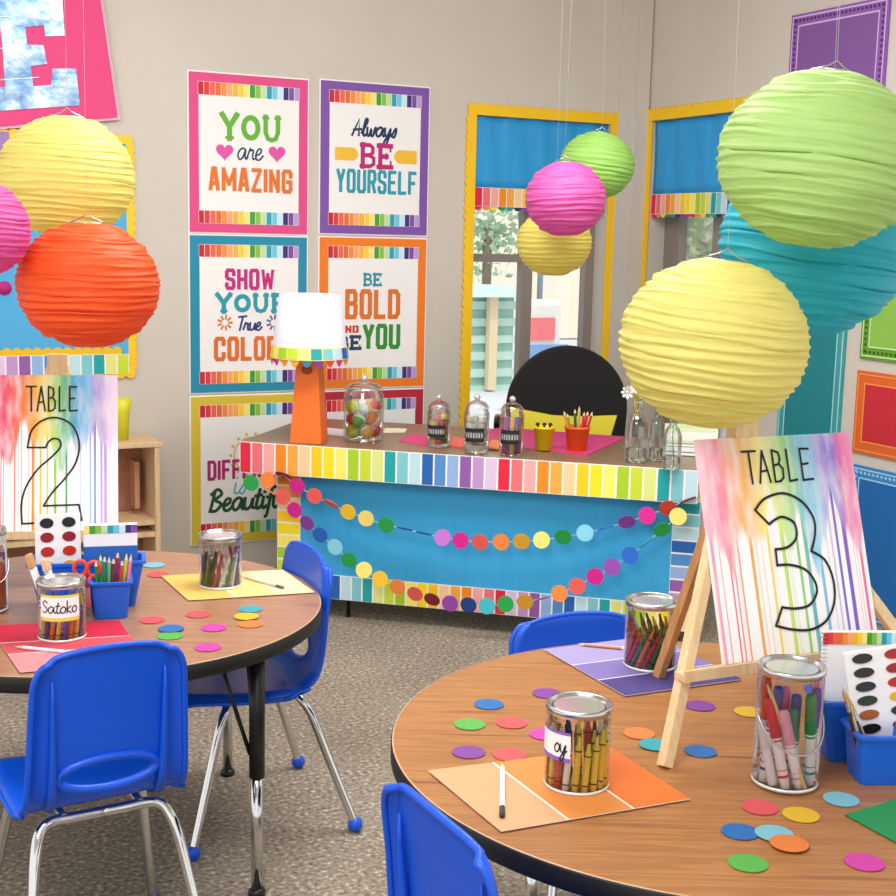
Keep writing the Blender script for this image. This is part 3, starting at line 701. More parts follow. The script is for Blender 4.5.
# ------------------------------------------------------------------ lanterns
def lantern(px0, px1, py0, py1, Y, col, label, tilt=0.0, rings=24, seed=0, wire=True):
    rnd = random.Random(seed)
    c = aty((px0+px1)/2, (py0+py1)/2, Y); D = (aty(px1, (py0+py1)/2, Y)-aty(px0, (py0+py1)/2, Y)).length
    hgt = (aty((px0+px1)/2, py0, Y)-aty((px0+px1)/2, py1, Y)).length
    th = thing('paper_lantern', label, 'paper lantern', Matrix.Translation(c) @ Matrix.Rotation(tilt, 4, 'Y'), 'paper lanterns hung from the ceiling')
    R, HZ = D/2, hgt/2; seg = 72; bm = bmn(); rows = []
    a0 = .26
    ph = [rnd.uniform(-.25, .25) for _ in range(rings+1)]
    wob = [[rnd.uniform(0, 2*PI) for _ in range(3)] for _ in range(rings+1)]
    sub = 6; rng_ = [rnd.uniform(.6, 1.3) for _ in range(rings+2)]
    for i in range(rings*sub+1):
        k = i/sub; t = a0+(PI-2*a0)*k/rings; ki = int(min(round(k), rings))
        frac = k-math.floor(k); pinch = math.sin(PI*frac)**.7*.026*R*rng_[ki]
        ring = []
        for s in range(seg):
            a_ = 2*PI*s/seg
            dz = .017*HZ*(math.sin(a_+wob[ki][0])+.7*math.sin(2*a_+wob[ki][1])+.5*math.sin(5*a_+wob[ki][2]))
            rr = R*math.sin(t)-pinch*(1+.25*math.sin(a_*5+ki*2.1)+.15*math.sin(a_*11+ki))
            ring.append(bm.verts.new((rr*math.cos(a_), rr*math.sin(a_), HZ*math.cos(t)+dz*(1 if 1 < ki < rings-1 else 0))))
        rows.append(ring)
    for i in range(len(rows)-1):
        for s in range(seg):
            f = bm.faces.new((rows[i][s], rows[i][(s+1) % seg], rows[i+1][(s+1) % seg], rows[i+1][s])); f.smooth = True
    link('paper_shade', bm, lantern_mat('lantern_'+col.strip('#'), col), th)
    zt = HZ*math.cos(a0); ro = R*math.sin(a0)
    bm = bmn(); tube(bm, [(ro*math.cos(2*PI*k/32), ro*math.sin(2*PI*k/32), zt) for k in range(32)], .0015, 6, closed=True); link('rim_wire', bm, M_STEEL, th)
    bm = bmn(); tube(bm, [(-ro, 0, zt), (-ro*.3, 0, zt+.012), (0, 0, zt+.022), (ro*.3, 0, zt+.012), (ro, 0, zt)], .0015, 6); tube(bm, [(-ro*.5, 0, zt), (-ro*.5, 0, -zt), (ro*.5, 0, -zt), (ro*.5, 0, zt)], .0015, 6)
    link('wire_support', bm, M_STEEL, th)
    inv = th.matrix_world.inverted(); top = inv @ Vector((c.x, c.y, CEIL)); s0 = Vector((0, 0, zt+.022))
    bm = bmn(); tube(bm, [s0, top], .0004, 5); link('hanging_thread', bm, mat('#D8D4CC', .4), th)
lantern(-1, 134.5, 115.5, 239, 3.25, '#F4EA86', 'big yellow paper lantern over the left table', .03, seed=1)
lantern(17.5, 159.5, 221.5, 348.5, 3.0, '#F8601A', 'orange paper lantern, lowest over the left table', 0, seed=2)
lantern(-84, 29.5, 177, 279, 2.85, '#EA62B2', 'hot pink paper lantern cut by the left picture edge', .1, seed=3)
lantern(559, 635, 131.5, 199, 5.15, '#A6D66A', 'small green paper lantern in front of the back window', .1, rings=18, seed=4)
lantern(524.5, 606.5, 161, 237, 4.6, '#E664B4', 'small pink paper lantern in front of the back window', -.05, rings=18, seed=5)
lantern(516, 592.5, 208, 276.5, 4.95, '#EEE070', 'small yellow paper lantern in front of the back window', 0, rings=18, seed=6)
lantern(717, 921, 70.5, 250, 2.45, '#BADB84', 'large green paper lantern, top right', .12, rings=22, seed=7)
lantern(718, 908, 158, 337, 2.85, '#28BCCC', 'turquoise paper lantern behind the big green one', .12, rings=24, seed=8)
lantern(618, 808.5, 258, 428.5, 2.4, '#EFE686', 'large yellow paper lantern above the TABLE 3 sign', .10, rings=24, seed=9)

# ------------------------------------------------------------------ desk
DA = math.radians(-14.49)
DO = onz(240, 441, .7); DE = onz(699, 470.3, .7); DA = math.atan2(DE.y-DO.y, DE.x-DO.x); DL = (DE-DO).length
MD = fr((DO.x, DO.y, 0), DA); DZ = .7; DD = .74
desk = thing('desk', 'teacher desk wrapped in blue paper with striped rainbow borders', 'desk', MD)
bm = rbox((DL/2, DD/2, DZ-.014), (DL, DD, .028), .003); link('desktop', bm, M_DESK, desk)
ah = .122
ap = stripes_bm(DL, ah, 36, 0, y=-.004, th=.004, sep=.14); o = link('striped_edge', ap, stripe_mats(), desk); o.location = (0, 0, DZ-ah-.001)
bm = bmn(); box(bm, (DL/2, .012, DZ-.028-.045), (DL-.02, .02, .09)); box(bm, (.012, DD/2, DZ-.075), (.02, DD-.04, .09)); box(bm, (DL-.012, DD/2, DZ-.075), (.02, DD-.04, .09)); link('apron', bm, mat('#6B5140', .6), desk)
PO = .075
xl = loc_on(MD, 277.5, 500, PO)[0]; xli = loc_on(MD, 300.5, 500, PO)[0]; xr = loc_on(MD, 697.5, 560, PO)[0]; xri = loc_on(MD, 670.5, 560, PO)[0]
zbA = loc_on(MD, 334, 599, PO)[1]; zbT = loc_on(MD, 334, 575, PO)[1]
bm = bmn(); box(bm, ((xl+xr)/2, PO+.012, (zbA+DZ-.03)/2), (xr-xl, .018, DZ-.03-zbA)); link('front_panel', bm, M_BLUEPAP, desk)
o = link('striped_border', stripes_bm(xr-xl, zbT-zbA, 37, 0, y=0, th=.003, sep=.14, pal=list(reversed(RB))), stripe_mats(list(reversed(RB))), desk); o.location = (xl, PO-.001, zbA)
o = link('striped_border', stripes_bm(DZ-.03-zbT, xli-xl, 10, 10, y=0, th=.003, sep=.14, vertical=True, pal=list(reversed(RB))), stripe_mats(list(reversed(RB))), desk); o.location = (xl, PO-.001, zbT)
o = link('striped_border', stripes_bm(DZ-.03-zbT, xr-xri, 10, 1, y=0, th=.003, sep=.14, vertical=True, pal=list(reversed(RB))), stripe_mats(list(reversed(RB))), desk); o.location = (xri, PO-.001, zbT)
for sx in (xl+.01, xr-.01):
    bm = bmn(); box(bm, (sx, (PO+.022+DD-.05)/2, (zbA+DZ-.03)/2), (.018, DD-.05-PO-.022, DZ-.03-zbA)); link('side_panel', bm, mat('#D8D2CA', .6), desk)
for lx in (loc_on(MD, 347, 616, PO+.03)[0], xr-.06):
    for ly in (PO+.045, DD-.09):
        bm = bmn(); tube(bm, [(lx, ly, 0), (lx, ly, DZ-.03)], .007, 10); tube(bm, [(lx, ly, 0), (lx, ly, .006)], .012, 12); link('leg', bm, M_BLKM, desk)

# garlands
def garland(name, dots, label, off):
    g = thing(name, label, 'garland', MD, 'paper dot garlands on the desk front')
    pts = []
    for x, y, c, edge in dots:
        lx, lz = loc_on(MD, x, y, off); pts.append((lx, lz))
    bm = bmn(); tube(bm, [(p[0], off, p[1]) for p in pts], .0008, 5); link('string', bm, mat('#F2EDE6', .6), g)
    rnd = random.Random(5)
    for i, (x, y, c, edge) in enumerate(dots):
        bm = bmn(); R0 = .0315
        lathe(bm, [(0, .0012), (R0, .0012), (R0, -.0012), (0, -.0012)], 28, smooth=False)
        j = min(i+1, len(pts)-1); k = max(i-1, 0); a_ = math.atan2(pts[j][1]-pts[k][1], pts[j][0]-pts[k][0])
        R = Matrix.Rotation(-a_, 4, 'Y') @ Matrix.Rotation(math.radians(90+(edge if edge else rnd.uniform(-14, 14))), 4, 'X')
        bmesh.ops.transform(bm, matrix=Matrix.Translation((pts[i][0], off, pts[i][1])) @ R, verts=bm.verts[:])
        link('paper_dot', bm, P_(DOTC[c], .6), g)
garland('dot_garland', [(268, 480, 'orange', 0), (283, 475, 'darkred', 60), (297, 486, 'magenta', 0), (314.5, 496, 'coral', 0), (331, 504, 'coral', 55), (348, 512, 'yellow', 0), (366, 518.5, 'lightyellow', 0), (386, 525, 'green', 0), (405, 529, 'darkblue', 80), (424, 533.5, 'darkblue', 80),
  (442.5, 537.5, 'lilac', 0), (460.5, 540.5, 'magenta', 0), (480, 542, 'coral', 0), (501, 542, 'orange', 0), (521.5, 541.5, 'ochre', 0), (541.5, 540, 'lightyellow', 0), (563, 537, 'green', 20), (585, 533, 'lightblue', 0), (606, 528, 'blue', 84), (627, 522, 'purple', 35), (647, 515.5, 'magenta', 0), (668, 508, 'red', 25), (688, 500, 'darkred', 75)],
  'upper string of coloured paper dots swagged across the blue desk front', -.022)
garland('dot_garland', [(251, 483, 'green', 0), (271, 492, 'orange', 75), (283, 497, 'coral', 0), (294.5, 510, 'magenta', 0), (307, 523, 'purple', 20), (320, 535, 'blue', 0), (335, 547, 'lightblue', 0), (349, 560, 'green', 0), (364, 570, 'lightyellow', 0), (380, 579, 'yellow', 0), (397.5, 587, 'orange', 0), (415, 594, 'coral', 20), (432, 599.5, 'darkred', 30), (450, 603.5, 'purple', 0), (468.5, 605, 'darkblue', 0), (487, 606, 'teal', 0), (505.5, 604, 'green', 0), (525, 602, 'ochre', 15), (543, 598.5, 'darkred', 82),
  (559.5, 593.5, 'orange', 0), (577, 586, 'coral', 0), (595, 576.5, 'magenta', 0), (612, 567, 'purple', 0), (630, 555.5, 'blue', 0), (646, 543, 'teal', 80), (662, 529.5, 'green', 35), (678, 516.5, 'lightyellow', 0)],
  'lower string of coloured paper dots hanging across the blue desk front', -.032)

# desk top things -------------------------------------------------
def desk_pt(x, y): return onz(x, y, DZ)
# lamp
p = desk_pt(311, 444); p = p+Vector((-.014, .06, 0)); ml = fr((p.x, p.y, DZ), DA*.5); sc_ = 1332/p.y
lamp = thing('table_lamp', 'orange table lamp with a white drum shade on the desk', 'lamp', ml)
hb = aty(311, 358, p.y).z-DZ
bm = rbox((0, 0, hb/2), (32.5/sc_, 32.5/sc_, hb), .004, taper=(.68, .68)); link('lamp_base', bm, mat('#F4711C', .5), lamp)
hh_ = aty(311, 369, p.y).z-DZ
bm = bmn(); lathe(bm, [(0, 0), (.022, 0), (.022, .002), (0, .002)], 24)
for v in bm.verts: v.co = Vector((v.co.x, -32.5/sc_/2*(1-.32*hh_/hb)-v.co.z-.0002, hh_+v.co.y*.75))
link('hole_disc', bm, mat('#A84A12', .6), lamp)  # flat disc for the hole in the base, its darkness only brown colour
zs0 = aty(311, 357.5, p.y).z-DZ; zs1 = aty(311, 294, p.y).z-DZ; rb = 38.5/sc_; rt = 30.5/sc_; zs2 = aty(311, 345.5, p.y).z-DZ
bm = bmn(); lathe(bm, [(rb, zs0), (rt, zs1), (rt-.002, zs1), (rb-.002, zs0), (rb, zs0)], 48); link('lamp_shade', bm, mat('#E4E2EC', .8), lamp)
def band(z0, z1, r0, r1, n, start, pal, scal=False):
    bm = bmn(); 
    for i in range(n):
        a0, a1 = 2*PI*(i+.06)/n, 2*PI*(i+.94)/n
        if not scal:
            vs = [bm.verts.new((r*math.cos(a_), r*math.sin(a_), z)) for a_, r, z in ((a0, r0, z0), ((a0+a1)/2, r0, z0), (a1, r0, z0), (a1, r1, z1), ((a0+a1)/2, r1, z1), (a0, r1, z1))]
        else: vs = [bm.verts.new((r0*math.cos(a0+(a1-a0)*q/8), r0*math.sin(a0+(a1-a0)*q/8), z1-(z1-z0)*math.sin(PI*q/8))) for q in range(9)]
        f = bm.faces.new(vs); f.material_index = (i+start) % len(pal)
    return bm
k = lambda z: rb+(rt-rb)*(z-zs0)/(zs1-zs0)
bm = bmn(); lathe(bm, [(k(zs0)+.0015, zs0), (k(zs2)+.0015, zs2+.002)], 48); link('trim_backing', bm, mat('#F6EE9A', .7), lamp)
o = link('striped_trim', band(zs0+.004, zs2-.002, k(zs0)+.003, k(zs2)+.003, 20, 17, RB), [P_(c) for c in RB], lamp, recalc=False)
o.rotation_euler = (0, 0, math.radians(-4))
o = link('scalloped_trim', band(zs0-.026, zs0+.001, rb-.001, rb, 20, 0, [1]*6, True), [P_(c) for c in ('#D3148C', '#F28A12', '#DCA32A', '#10809A', '#6A3496', '#C8402C')], lamp, recalc=False)
bm = bmn(); tube(bm, [(0, 0, hb), (0, 0, zs1-.03)], .006, 8); tube(bm, [(-rt+.003, 0, zs1-.03), (rt-.003, 0, zs1-.03)], .002, 6); link('shade_holder', bm, M_STEEL, lamp)

# jars
def jar(px, py, w, hpx, label, cols, kind, lab=None):
    p = desk_pt(px, py); s = 1332/p.y; R = w/2/s; p = p+Vector((0, R, 0)); h = hpx/s
    t = thing('glass_jar', label, 'jar', Matrix.Translation((p.x, p.y, DZ)))
    zb = h*.78
    bm = bmn(); lathe(bm, [(0, .003), (R*.85, .003), (R, .012), (R, zb*.93), (R*.9, zb), (R*.9, zb+.004)], 32); link('jar_body', bm, M_GLASS, t)
    bm = bmn(); lathe(bm, [(R*.97, zb+.005), (R*.97, zb+.012), (R*.7, zb+.03), (R*.15, zb+.04), (0, zb+.04)], 32)
    link('lid', bm, M_GLASS, t)
    bm = bmn(); rk = h*.06; lathe(bm, [(0, -rk), (rk*.7, -rk*.7), (rk, 0), (rk*.7, rk*.7), (0, rk)], 16, c=(0, 0, zb+.04+rk*.8)); link('lid_knob', bm, mat('#D8D8D8', .15, .6), t)
    if lab:
        z0, z1 = zb*.30, zb*.62
        bm = bmn(); a0, a1 = math.radians(-150), math.radians(-55); n = 12; r2 = R+.0015
        for i in range(n):
            q0, q1 = a0+(a1-a0)*i/n, a0+(a1-a0)*(i+1)/n
            for (za, zc, mi) in ((z0, z0+(z1-z0)*.25, 0), (z0+(z1-z0)*.25, z0+(z1-z0)*.75, 1), (z0+(z1-z0)*.75, z1, 0)):
                f = bm.faces.new([bm.verts.new((r2*math.cos(q), r2*math.sin(q), z)) for q, z in ((q0, za), (q1, za), (q1, zc), (q0, zc))]); f.material_index = mi
        for i in range(7):                    # tiny illegible lettering
            q = a0+(a1-a0)*(i+1)/8; f_ = .5 if i % 3 else .9
            for dq in (-.035, .03):
                vs = [bm.verts.new(((r2+.0008)*math.cos(q+dq+e), (r2+.0008)*math.sin(q+dq+e), z)) for e, z in ((0, z0+(z1-z0)*.32), (.025, z0+(z1-z0)*.32), (.025, z0+(z1-z0)*.68), (0, z0+(z1-z0)*.68))]
                f = bm.faces.new(vs); f.material_index = 2
        link('label', bm, [P_('#121212'), P_('#3A3A3A'), P_('#F4F4F4')], t)
    return p, R, zb
def ball(c, r, col, name, label, cat, group, two=None):
    bm = bmn(); n = 10
    lathe(bm, [(r*math.sin(PI*i/n), -r*math.cos(PI*i/n)) for i in range(n+1)], 18, mis=[0 if i < n//2 else 1 for i in range(n)])
    M = Matrix.Translation(c) @ Quaternion((random.random(), random.random(), random.random(), random.random())).normalized().to_matrix().to_4x4()
    single(name, bm, [P_(col, .4), P_(two or col, .4)], label, cat, M, group)
p, R, zb = jar(362, 443.5, 41, 65, 'large round glass jar of coloured balls beside the orange lamp', None, 'ball')
bc = [('white', '#F2EEEC', '#E23B5E'), ('light blue', '#2C9CC8', '#F2F0EE'), ('yellow green', '#B8C42E', '#D6DC60'), ('white', '#F4F2F0', '#E9B24A'), ('brown', '#8A5A44', '#EADFD6'), ('red', '#D02848', '#F4E8E8'), ('green', '#5CA83C', '#F0F0E8'), ('orange', '#EE8A3A', '#F4EADF')]
br_ = R*.34; cnt = 0
for L_, (zz, m, ofs) in enumerate(((.012+br_, 4, .4), (.012+br_*2.75, 4, 1.2), (.012+br_*4.5, 4, .2))):
    for i in range(m):
        a_ = 2*PI*i/m+ofs; nm, c1_, c2_ = bc[cnt % 8]; cnt += 1
        ball((p.x+R*.56*math.cos(a_), p.y+R*.56*math.sin(a_), DZ+zz), br_, c1_, 'toy_ball', ['%s ball in the bottom layer of the glass jar', '%s ball in the middle layer of the glass jar', '%s ball on top in the glass jar'][L_] % nm, 'ball', 'balls in the glass jar', c2_)
jars = [(438, 449, 24, 49, 'small labelled glass jar with green and red pieces, leftmost of three'), (476, 455.5, 26, 57, 'small labelled glass jar with pale pieces, middle of three'), (511.5, 457.5, 25, 57, 'small labelled glass jar of coloured markers, rightmost of three')]
jc = [['#2FA13C', '#D8314E', '#F0DC5A', '#E87A96'], ['#E8DCCB', '#D8C8B8', '#EFEFEF', '#C8BDB0'], ['#D81E78', '#7A3EA0', '#F6B01E', '#2C4C9C', '#E04040']]
for (px, py, w, hp, lab), cols in zip(jars, jc):
    p, R, zb = jar(px, py, w, hp, lab, None, 'x', True)
    nm = {'#2FA13C': 'green', '#D8314E': 'red', '#F0DC5A': 'yellow', '#E87A96': 'pink', '#E8DCCB': 'cream', '#D8C8B8': 'beige', '#EFEFEF': 'white', '#C8BDB0': 'grey', '#D81E78': 'pink', '#7A3EA0': 'purple', '#F6B01E': 'orange', '#2C4C9C': 'blue', '#E04040': 'red'}
    which = 'leftmost' if px < 450 else ('middle' if px < 500 else 'rightmost')
    if which == 'rightmost':
        for i, c in enumerate(cols):
            a_ = -PI/2+(i-2)*.62; bm = bmn(); tube(bm, [(0, 0, 0), (0, 0, zb*.86)], R*.2, 10)
            single('marker', bm, P_(c, .4), '%s marker standing in the rightmost small glass jar' % nm[c], 'marker', Matrix.Translation((p.x+R*.62*math.cos(a_), p.y+R*.62*math.sin(a_), DZ+.008)), 'markers in the small glass jar')
    else:
        i = 0
        for L_ in range(5):
            for q in range(4):
                a_ = q*PI/2+L_*.7; c = cols[(i*3+L_) % len(cols)]; i += 1
                bm = rbox((0, 0, 0), (R*.62, R*.62, zb*.13), R*.12)
                single('eraser', bm, P_(c, .5), '%s eraser in the %s small glass jar' % (nm[c], which), 'eraser', Matrix.Translation((p.x+R*.5*math.cos(a_), p.y+R*.5*math.sin(a_), DZ+.014+zb*.07+L_*zb*.165)) @ Matrix.Rotation(a_, 4, 'Z'), 'erasers in the small glass jars')

def flat_card(pts, z, th, name, mats, label, cat, split=None, angles=None):
    """pts: 4 world xy corners (A,B,C,D); split: fractions along A->D where joints run parallel to AB"""
    A, B, C_, D = [Vector((q[0], q[1], 0)) for q in pts]; c = (A+B+C_+D)/4; O = Vector((c.x, c.y, z)); bm = bmn()
    fr_ = [0]+(split or [])+[1]
    def P(u, v): return (A+(D-A)*u)*(1-v)+(B+(C_-B)*u)*v
    for i in range(len(fr_)-1):
        u0, u1 = fr_[i]+(.012 if i else 0), fr_[i+1]
        if i: # white joint
            q = [P(fr_[i], 0), P(fr_[i], 1), P(fr_[i]+.012, 1), P(fr_[i]+.012, 0)]
            vs = [bm.verts.new((v.x-O.x, v.y-O.y, th)) for v in q]; f = bm.faces.new(vs); f.material_index = len(fr_)-1
        q = [P(u0, 0), P(u0, 1), P(u1, 1), P(u1, 0)]
        vs = [bm.verts.new((v.x-O.x, v.y-O.y, th)) for v in q]; f = bm.faces.new(vs); f.material_index = i
    q = [P(0, 0), P(0, 1), P(1, 1), P(1, 0)]
    lo = [bm.verts.new((v.x-O.x, v.y-O.y, 0)) for v in q]; hi = [bm.verts.new((v.x-O.x, v.y-O.y, th)) for v in q]
    f = bm.faces.new(lo); f.material_index = len(fr_)-1
    for i in range(4): f = bm.faces.new((lo[i], lo[(i+1) % 4], hi[(i+1) % 4], hi[i])); f.material_index = len(fr_)-1
    return single(name, bm, mats, label, cat, Matrix.Translation(O))
def pz(pts, z): return [tuple(onz(x, y, z)[:2]) for x, y in pts]
flat_card(pz([(452, 441), (588, 455.5), (626, 438), (500, 428)], DZ), DZ+.0003, .004, 'desk_pad', [P_('#D23C7E'), P_('#D23C7E')], 'pink desk pad lying on the desk under the pots', 'desk pad')
flat_card(pz([(398, 441), (428, 447), (440, 438), (412, 434)], DZ), DZ+.0003, .002, 'paper_sheet', [P_('#D9407E'), P_('#D9407E')], 'small pink sheet on the desk left of the labelled jars', 'paper')
flat_card(pz([(322, 434), (346, 437), (350, 430.5), (326, 428)], DZ), DZ+.0003, .002, 'paper_sheet', [P_('#F3E6E2'), P_('#F3E6E2')], 'white sheet on the desk between lamp and candy jar', 'paper')
o = flat_card(pz([(383, 433), (405, 432.5), (407, 429), (385, 428.5)], DZ), DZ+.0003, .002, 'paper_sheet', [P_('#F3ECC8'), P_('#F3ECC8')], 'cream paper strip on the desk behind the candy jar', 'paper')

flat_card(pz([(447, 446.5), (468, 449), (474, 441), (453, 438.5)], DZ), DZ+.0003, .006, 'note_pad', [P_('#EE6A62'), P_('#EE6A62')], 'coral note pad on the desk between the first two labelled jars', 'note pad')
flat_card(pz([(487, 449.5), (504, 451.5), (509, 444), (492, 442)], DZ), DZ+.0045, .006, 'note_pad', [P_('#F08A4A'), P_('#F08A4A')], 'orange note pad on the desk between the last two labelled jars', 'note pad')
def pot(px, py, w, h, col, label):
    p = desk_pt(px, py); s = 1332/p.y; R = w/2/s; h = h/s; p = p+Vector((0, R*.8, .0045)); bm = bmn()
    lathe(bm, [(0, 0), (R*.76, 0), (R*.97, h*.9), (R*1.03, h*.9), (R*1.03, h), (R*.95, h), (R*.92, h*.9), (R*.7, .004), (0, .004)], 28)
    single('pencil_pot', bm, mat(col, .45), label, 'pot', Matrix.Translation(p)); return p, R, h
p, R, h = pot(544, 452, 22, 24, '#F8D31A', 'yellow plastic pot on the pink desk pad')
for i, (dx, c) in enumerate(((-.5, '#1E1E1E'), (0, '#1E1E1E'), (.45, '#1E1E1E'))):
    bm = bmn(); tube(bm, [(0, 0, 0), (dx*.012, 0, h-.004)], .004, 8); lathe(bm, [(0, 0), (.007, .003), (.009, .008), (.005, .013), (0, .014)], 12, c=(dx*.014, 0, h-.006))
    single('black_clip', bm, P_(c, .4), 'black topped clip sticking out of the yellow pot', 'clip', Matrix.Translation((p.x+dx*R*.9, p.y, p.z+.006)), 'black clips in the yellow pot')
p, R, h = pot(577.5, 453, 26, 25, '#F9661A', 'orange plastic pot on the pink desk pad')
def pencil_bm(L, r, tip=True, hexs=6):
    bm = bmn(); tl_ = L*.12 if tip else 0
    lathe(bm, [(0, 0), (r, 0), (r, L-tl_)], hexs, smooth=False, mi=0)
    if tip: lathe(bm, [(r, L-tl_), (r*.35, L-tl_*.35)], hexs, smooth=False, mi=1); lathe(bm, [(r*.35, L-tl_*.35), (0, L)], hexs, smooth=False, mi=2)
    else: lathe(bm, [(r, L), (0, L)], hexs, smooth=False, mi=0)
    return bm
def stand(name, bm, mats, label, cat, base, top, group):
    d = (Vector(top)-Vector(base)); q = d.to_track_quat('Z', 'Y')
    return single(name, bm, mats, label, cat, Matrix.Translation(Vector(base)) @ q.to_matrix().to_4x4(), group)
for i, (a_, c, nm, L) in enumerate(((-1.0, '#E88A2E', 'orange', .155), (-.72, '#6FAE3A', 'green', .14), (-.25, '#12663E', 'dark green', .16), (.1, '#D8C060', 'mustard', .165), (.4, '#D0224A', 'red', .15), (.7, '#D0224A', 'red', .15), (.95, '#C41E3E', 'crimson', .155))):
    b0 = Vector((p.x+R*.35*a_, p.y+(.1 if i % 2 else -.3)*R, p.z+.006)); t0 = Vector((p.x+R*1.15*a_, p.y+(.25 if i % 2 else -.35)*R, p.z+L))
    stand('coloured_pencil', pencil_bm(L, .0055), [P_(c, .4), M_PINE, P_(c)], '%s pencil standing in the orange desk pot' % nm, 'pencil', b0, t0, 'pencils in the orange desk pot')

# bottles with flowers
def bottle(px, py, w, hpx, label, flower):
    p = desk_pt(px, py); s = 1332/p.y; R = w/2/s; h = hpx/s; p = p+Vector((0, R, 0))
    t = thing('glass_bottle', label, 'bottle', Matrix.Translation((p.x, p.y, DZ)))
    bm = bmn(); lathe(bm, [(0, .004), (R*.9, .002), (R, .01), (R, h*.62), (R*.75, h*.74), (R*.38, h*.82), (R*.36, h*.97), (R*.45, h*.98), (R*.45, h), (R*.36, h)], 28); link('bottle_body', bm, M_GLASS, t)
    bm = bmn(); lathe(bm, [(0, .006), (R*.92, .006), (R*.92, h*.22), (0, h*.22)], 24); link('water', bm, clear_mat('water', '#FCFFFE', .0), t)
    f = thing('flower', flower, 'flower', Matrix.Translation((p.x, p.y, DZ)))
    bm = bmn(); tube(bm, [(R*.3, 0, .012), (0, 0, h*.6), (0, 0, h*1.02), (-R*.25, 0, h*1.12)], .002, 6); link('stem', bm, mat('#5E9440', .6), f)
    for q in range(3):
        c = Vector((-R*.25+(q-1)*R*.75, -R*.15*q, h*1.14+(q % 2)*R*.5)); bm = bmn()
        for k_ in range(8):
            a_ = 2*PI*k_/8; u = Vector((math.cos(a_), -.35, math.sin(a_))); v = Vector((-math.sin(a_), 0, math.cos(a_)))
            vs = [bm.verts.new(c+u*R*.12), bm.verts.new(c+u*R*.45+v*R*.14+Vector((0, -.002, 0))), bm.verts.new(c+u*R*.62), bm.verts.new(c+u*R*.45-v*R*.14)]; bm.faces.new(vs)
        bmesh.ops.create_icosphere(bm, subdivisions=1, radius=R*.14, matrix=Matrix.Translation(c))
        link('blossom', bm, mat('#F7F4EE', .7), f, recalc=False)
bottle(637, 464, 23, 63, 'clear glass bottle at the desk end, leftmost of three', 'white flower sprig in the leftmost glass bottle')
bottle(656.5, 462, 15, 58, 'narrow clear glass bottle, middle of three', 'white flower sprig in the middle glass bottle')
bottle(672.5, 471, 19, 56, 'clear glass bottle nearest the TABLE 3 sign', 'white flower sprig in the rightmost glass bottle')
# stack of books near desk end
cb = desk_pt(692, 459); zz = DZ+.0003
for i, (c, hh, lab) in enumerate((('#1B7E8C', .016, 'teal book at the bottom of the stack on the desk end'), ('#F0F0EC', .018, 'white book second in the stack on the desk end'), ('#3E8A90', .014, 'blue green book third in the stack on the desk end'), ('#D9E8B8', .055, 'pale green box file on top of the stack on the desk end'))):
    t = thing('book', lab, 'book', fr((cb.x+.015, cb.y+.13, zz), DA+.03*i))
    bm = rbox((0, 0, hh/2), (.20, .15, hh), .001); link('cover', bm, P_(c), t)
    bm = bmn(); box(bm, (0, -.0752, hh/2), (.192, .001, hh*.6)); link('page_block', bm, mat('#F5F2EA', .8), t)
    zz += hh+.0004

# black round-backed chair behind the desk
cx = aty(566, 430, 5.78); MC_ = fr((cx.x, 5.80, 0), DA*0+.05)
ch = thing('office_chair', 'black round-backed chair with a yellow panel behind the desk', 'chair', MC_)
s = 1332/5.8; zc = aty(566, 408, 5.8).z; Rr = 61/s; ztop = aty(566, 345.5, 5.8).z; Rz = ztop-zc
bm = bmn(); out = [(Rr*math.cos(PI*i/28), zc+Rz*math.sin(PI*i/28)) for i in range(29)]; out += [(-Rr*.98, zc-.12), (-Rr*.9, zc-.25), (-Rr*.6, zc-.32), (Rr*.6, zc-.32), (Rr*.9, zc-.25), (Rr*.98, zc-.12)]
prism(bm, out, -.03, .03); o = link('backrest', bm, M_BLKFAB, ch); bevel_mod(o, .015, 3)
bm = bmn(); zt_, zb_ = aty(566, 414, 5.78).z, aty(566, 440, 5.78).z
prism(bm, [(-Rr*.86, zb_-.03), (Rr*.68, zb_-.03), (Rr*.82, zt_), (Rr*.2, zt_-.008), (-Rr*.25, zt_-.004), (-Rr*.6, zt_+.012), (-Rr*.95, zt_+.03)], -.04, -.0305); link('yellow_panel', bm, mat('#F2E23C', .7), ch)
bm = rbox((0, -.02, .46), (.48, .40, .08), .03); link('seat', bm, M_BLKFAB, ch)
for v in (-1, 1):
    bm = bmn(); tube(bm, [(v*.24, .0, .5), (v*.30, -.02, .5), (v*.305, -.02, .70), (v*.305, -.05, .735), (v*.305, -.18, .735)], .016, 8); link('armrest', bm, M_BLKM, ch)
bm = bmn(); tube(bm, [(0, 0, .08), (0, 0, .43)], .03, 12); link('post', bm, M_BLKM, ch)
for k_ in range(5):
    a_ = 2*PI*k_/5; bm = bmn(); tube(bm, [(0, 0, .1), (.26*math.cos(a_), .26*math.sin(a_), .06)], .016, 8)
    o = link('base_arm', bm, M_BLKM, ch)
    bm = bmn(); tube(bm, [(.26*math.cos(a_)-.015*math.sin(a_), .26*math.sin(a_)+.015*math.cos(a_), .028), (.26*math.cos(a_)+.015*math.sin(a_), .26*math.sin(a_)-.015*math.cos(a_), .028)], .028, 14); link('caster', bm, M_BLKM, o)

